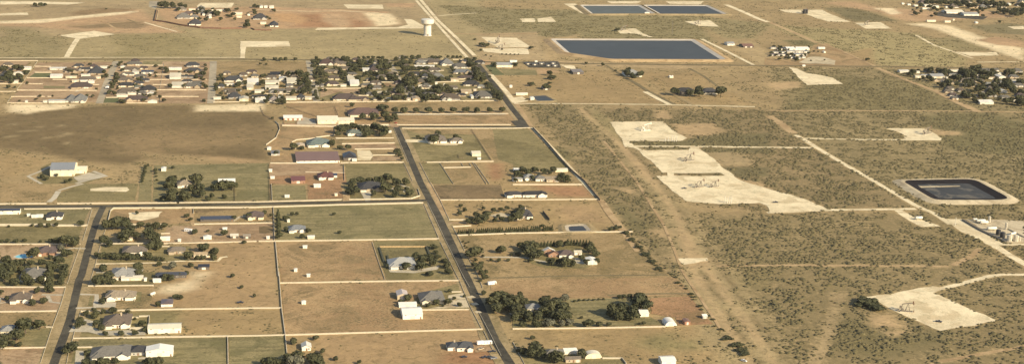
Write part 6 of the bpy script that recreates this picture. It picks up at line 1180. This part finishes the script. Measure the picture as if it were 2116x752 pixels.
# --- the scrub: low mesquite clumps, one mass nobody could count
NB = 800000
bx = rng.uniform(X0+20, X1-20, NB); by = rng.uniform(Y0+20, Y1-200, NB)
iv = veg[np.clip(((bx-X0)/DG+.5).astype(int), 0, nx-1), np.clip(((by-Y0)/DG+.5).astype(int), 0, ny-1)]
Rm = np.array(R3.transposed()); dv = np.column_stack([bx, by, np.full(NB, -CAMH)])@Rm.T; upx = CX-F*dv[:, 0]/dv[:, 2]; upy = CY+F*dv[:, 1]/dv[:, 2]
vis = (upx > -40) & (upx < 2156) & (upy > -12) & (upy < 785)
cl = fbm(bx, by, 13.5, 3, 3)*.82+fbm(bx, by, 120, 14, 3)*.18; dist = np.hypot(bx, by)
keep = vis & (iv > .02) & (cl > .635-.235*np.minimum(iv, .85)) & (rng.uniform(size=NB) < np.clip(iv*2.0, 0, 1)*np.clip(1.6-dist/3000, .6, 1))
bx, by, iv = bx[keep], by[keep], iv[keep]; nb = len(bx); print('bushes', nb)
ring = [(1, 0, 0), (.5, .87, 0), (-.5, .87, 0), (-1, 0, 0), (-.5, -.87, 0), (.5, -.87, 0), (.62, .36, .72), (-.05, .72, .62), (-.62, .3, .74), (-.55, -.4, .66), (.1, -.7, .72), (.6, -.3, .64), (0, 0, 1.0)]
ft = [(i, (i+1) % 6, 6+i) for i in range(6)]+[((i+1) % 6, 6+(i+1) % 6, 6+i) for i in range(6)]+[(6+i, 6+(i+1) % 6, 12) for i in range(6)]
base = np.array(ring); nvb = len(base)
R_ = (rng.uniform(.65, 1.75, nb)*(.72+.5*iv))*np.where(rng.uniform(size=nb) < .08, 1.6, 1.0); H_ = R_*rng.uniform(.34, .68, nb); an = rng.uniform(0, 6.28, nb)
jit = rng.uniform(.65, 1.3, (nb, nvb, 1)); jz = rng.uniform(.65, 1.25, (nb, nvb)); c, s = np.cos(an)[:, None], np.sin(an)[:, None]
p = base[None]*jit; Vb = np.empty((nb, nvb, 3)); Vb[..., 0] = (p[..., 0]*c-p[..., 1]*s)*R_[:, None]+bx[:, None]; Vb[..., 1] = (p[..., 0]*s+p[..., 1]*c)*R_[:, None]+by[:, None]; Vb[..., 2] = base[None, :, 2]*jz*H_[:, None]-.03
Fb = (np.array(ft)[None]+(np.arange(nb)*nvb)[:, None, None]).reshape(-1, 3)
me = bpy.data.meshes.new('scrub_bushes'); me.vertices.add(nb*nvb); me.vertices.foreach_set('co', Vb.ravel()); me.loops.add(Fb.size); me.loops.foreach_set('vertex_index', Fb.ravel().astype(np.int32))
me.polygons.add(len(Fb)); me.polygons.foreach_set('loop_start', np.arange(0, Fb.size, 3, dtype=np.int32)); me.update(calc_edges=True)
m, nt, b = nodes('mesquite_leaves'); g = N(nt, 'ShaderNodeNewGeometry').outputs['Position']
o = mixc(nt, smooth_n(nt, noise_n(nt, g, .03, 4, .6), .35, .65), (.088,.076,.037), (.118,.098,.048)); o = mixc(nt, smooth_n(nt, noise_n(nt, g, .5, 3, .7), .45, .7), o, (.155,.130,.066))
nt.links.new(o, b.inputs['Base Color']); b.inputs['Roughness'].default_value = .9; b.inputs['Specular IOR Level'].default_value = .1
me.materials.append(m); tag(link(bpy.data.objects.new('scrub_bushes', me)), 'low olive mesquite scrub scattered over the dry open land', 'scrub', kind='stuff')
build_trees(300)
label_pending()
# --- sun and sky: shadows fall away to the left
fw = R3 @ Vector((0, 0, -1)); fw = Vector((fw.x, fw.y, 0)).normalized(); rt = Vector((fw.y, -fw.x, 0)); az = math.radians(50); hd = fw*math.cos(az)-rt*math.sin(az); EL = math.radians(27)
sd = Vector((hd.x*math.cos(EL), hd.y*math.cos(EL), -math.sin(EL)))
ld = bpy.data.lights.new('sun', 'SUN'); ld.energy = 4.9; ld.angle = math.radians(.53); ld.color = (1.0, .865, .63)
so = link(bpy.data.objects.new('sun', ld)); so.rotation_euler = sd.to_track_quat('-Z', 'Y').to_euler(); so.location = (0, 0, 800)
w = bpy.data.worlds.new('World'); S.world = w; w.use_nodes = True; nt = w.node_tree; bg = nt.nodes['Background']
sk = nt.nodes.new('ShaderNodeTexSky'); sk.sky_type = 'NISHITA'; sk.sun_disc = False; sk.sun_elevation = EL; sk.sun_rotation = math.atan2(-hd.x, -hd.y); sk.altitude = 900; sk.dust_density = 3.0; sk.air_density = 1.0
nt.links.new(sk.outputs[0], bg.inputs['Color']); bg.inputs['Strength'].default_value = .11
# --- thin dusty air
hz = MB(); hz.box(X0-900, X1+900, -700, Y1+900, -1, CAMH+15); hm, nt, b = nodes('dusty_air'); nt.nodes.remove(b)
pv = nt.nodes.new('ShaderNodeVolumePrincipled'); pv.inputs['Color'].default_value = (.90, .86, .78, 1); pv.inputs['Density'].default_value = 1.5e-5; pv.inputs['Anisotropy'].default_value = .1
nt.links.new(pv.outputs[0], nt.nodes['Material Output'].inputs['Volume']); tag(hz.build('haze', hm), 'thin pale dusty air over the whole plain', 'haze', kind='stuff')
cd = bpy.data.cameras.new('camera'); cd.sensor_width = 36; cd.lens = F/2116*36; cd.clip_start = 1; cd.clip_end = 120000
co = link(bpy.data.objects.new('camera', cd)); co.matrix_world = Matrix.Translation(EYE) @ R3.to_4x4(); S.camera = co
S.view_settings.view_transform = 'Standard'; S.view_settings.look = 'None'; S.view_settings.gamma = 1; S.view_settings.exposure = .53; S.view_settings.use_curve_mapping = False
S.cycles.max_bounces = 4; S.cycles.diffuse_bounces = 2; S.cycles.glossy_bounces = 2; S.cycles.use_denoising = True
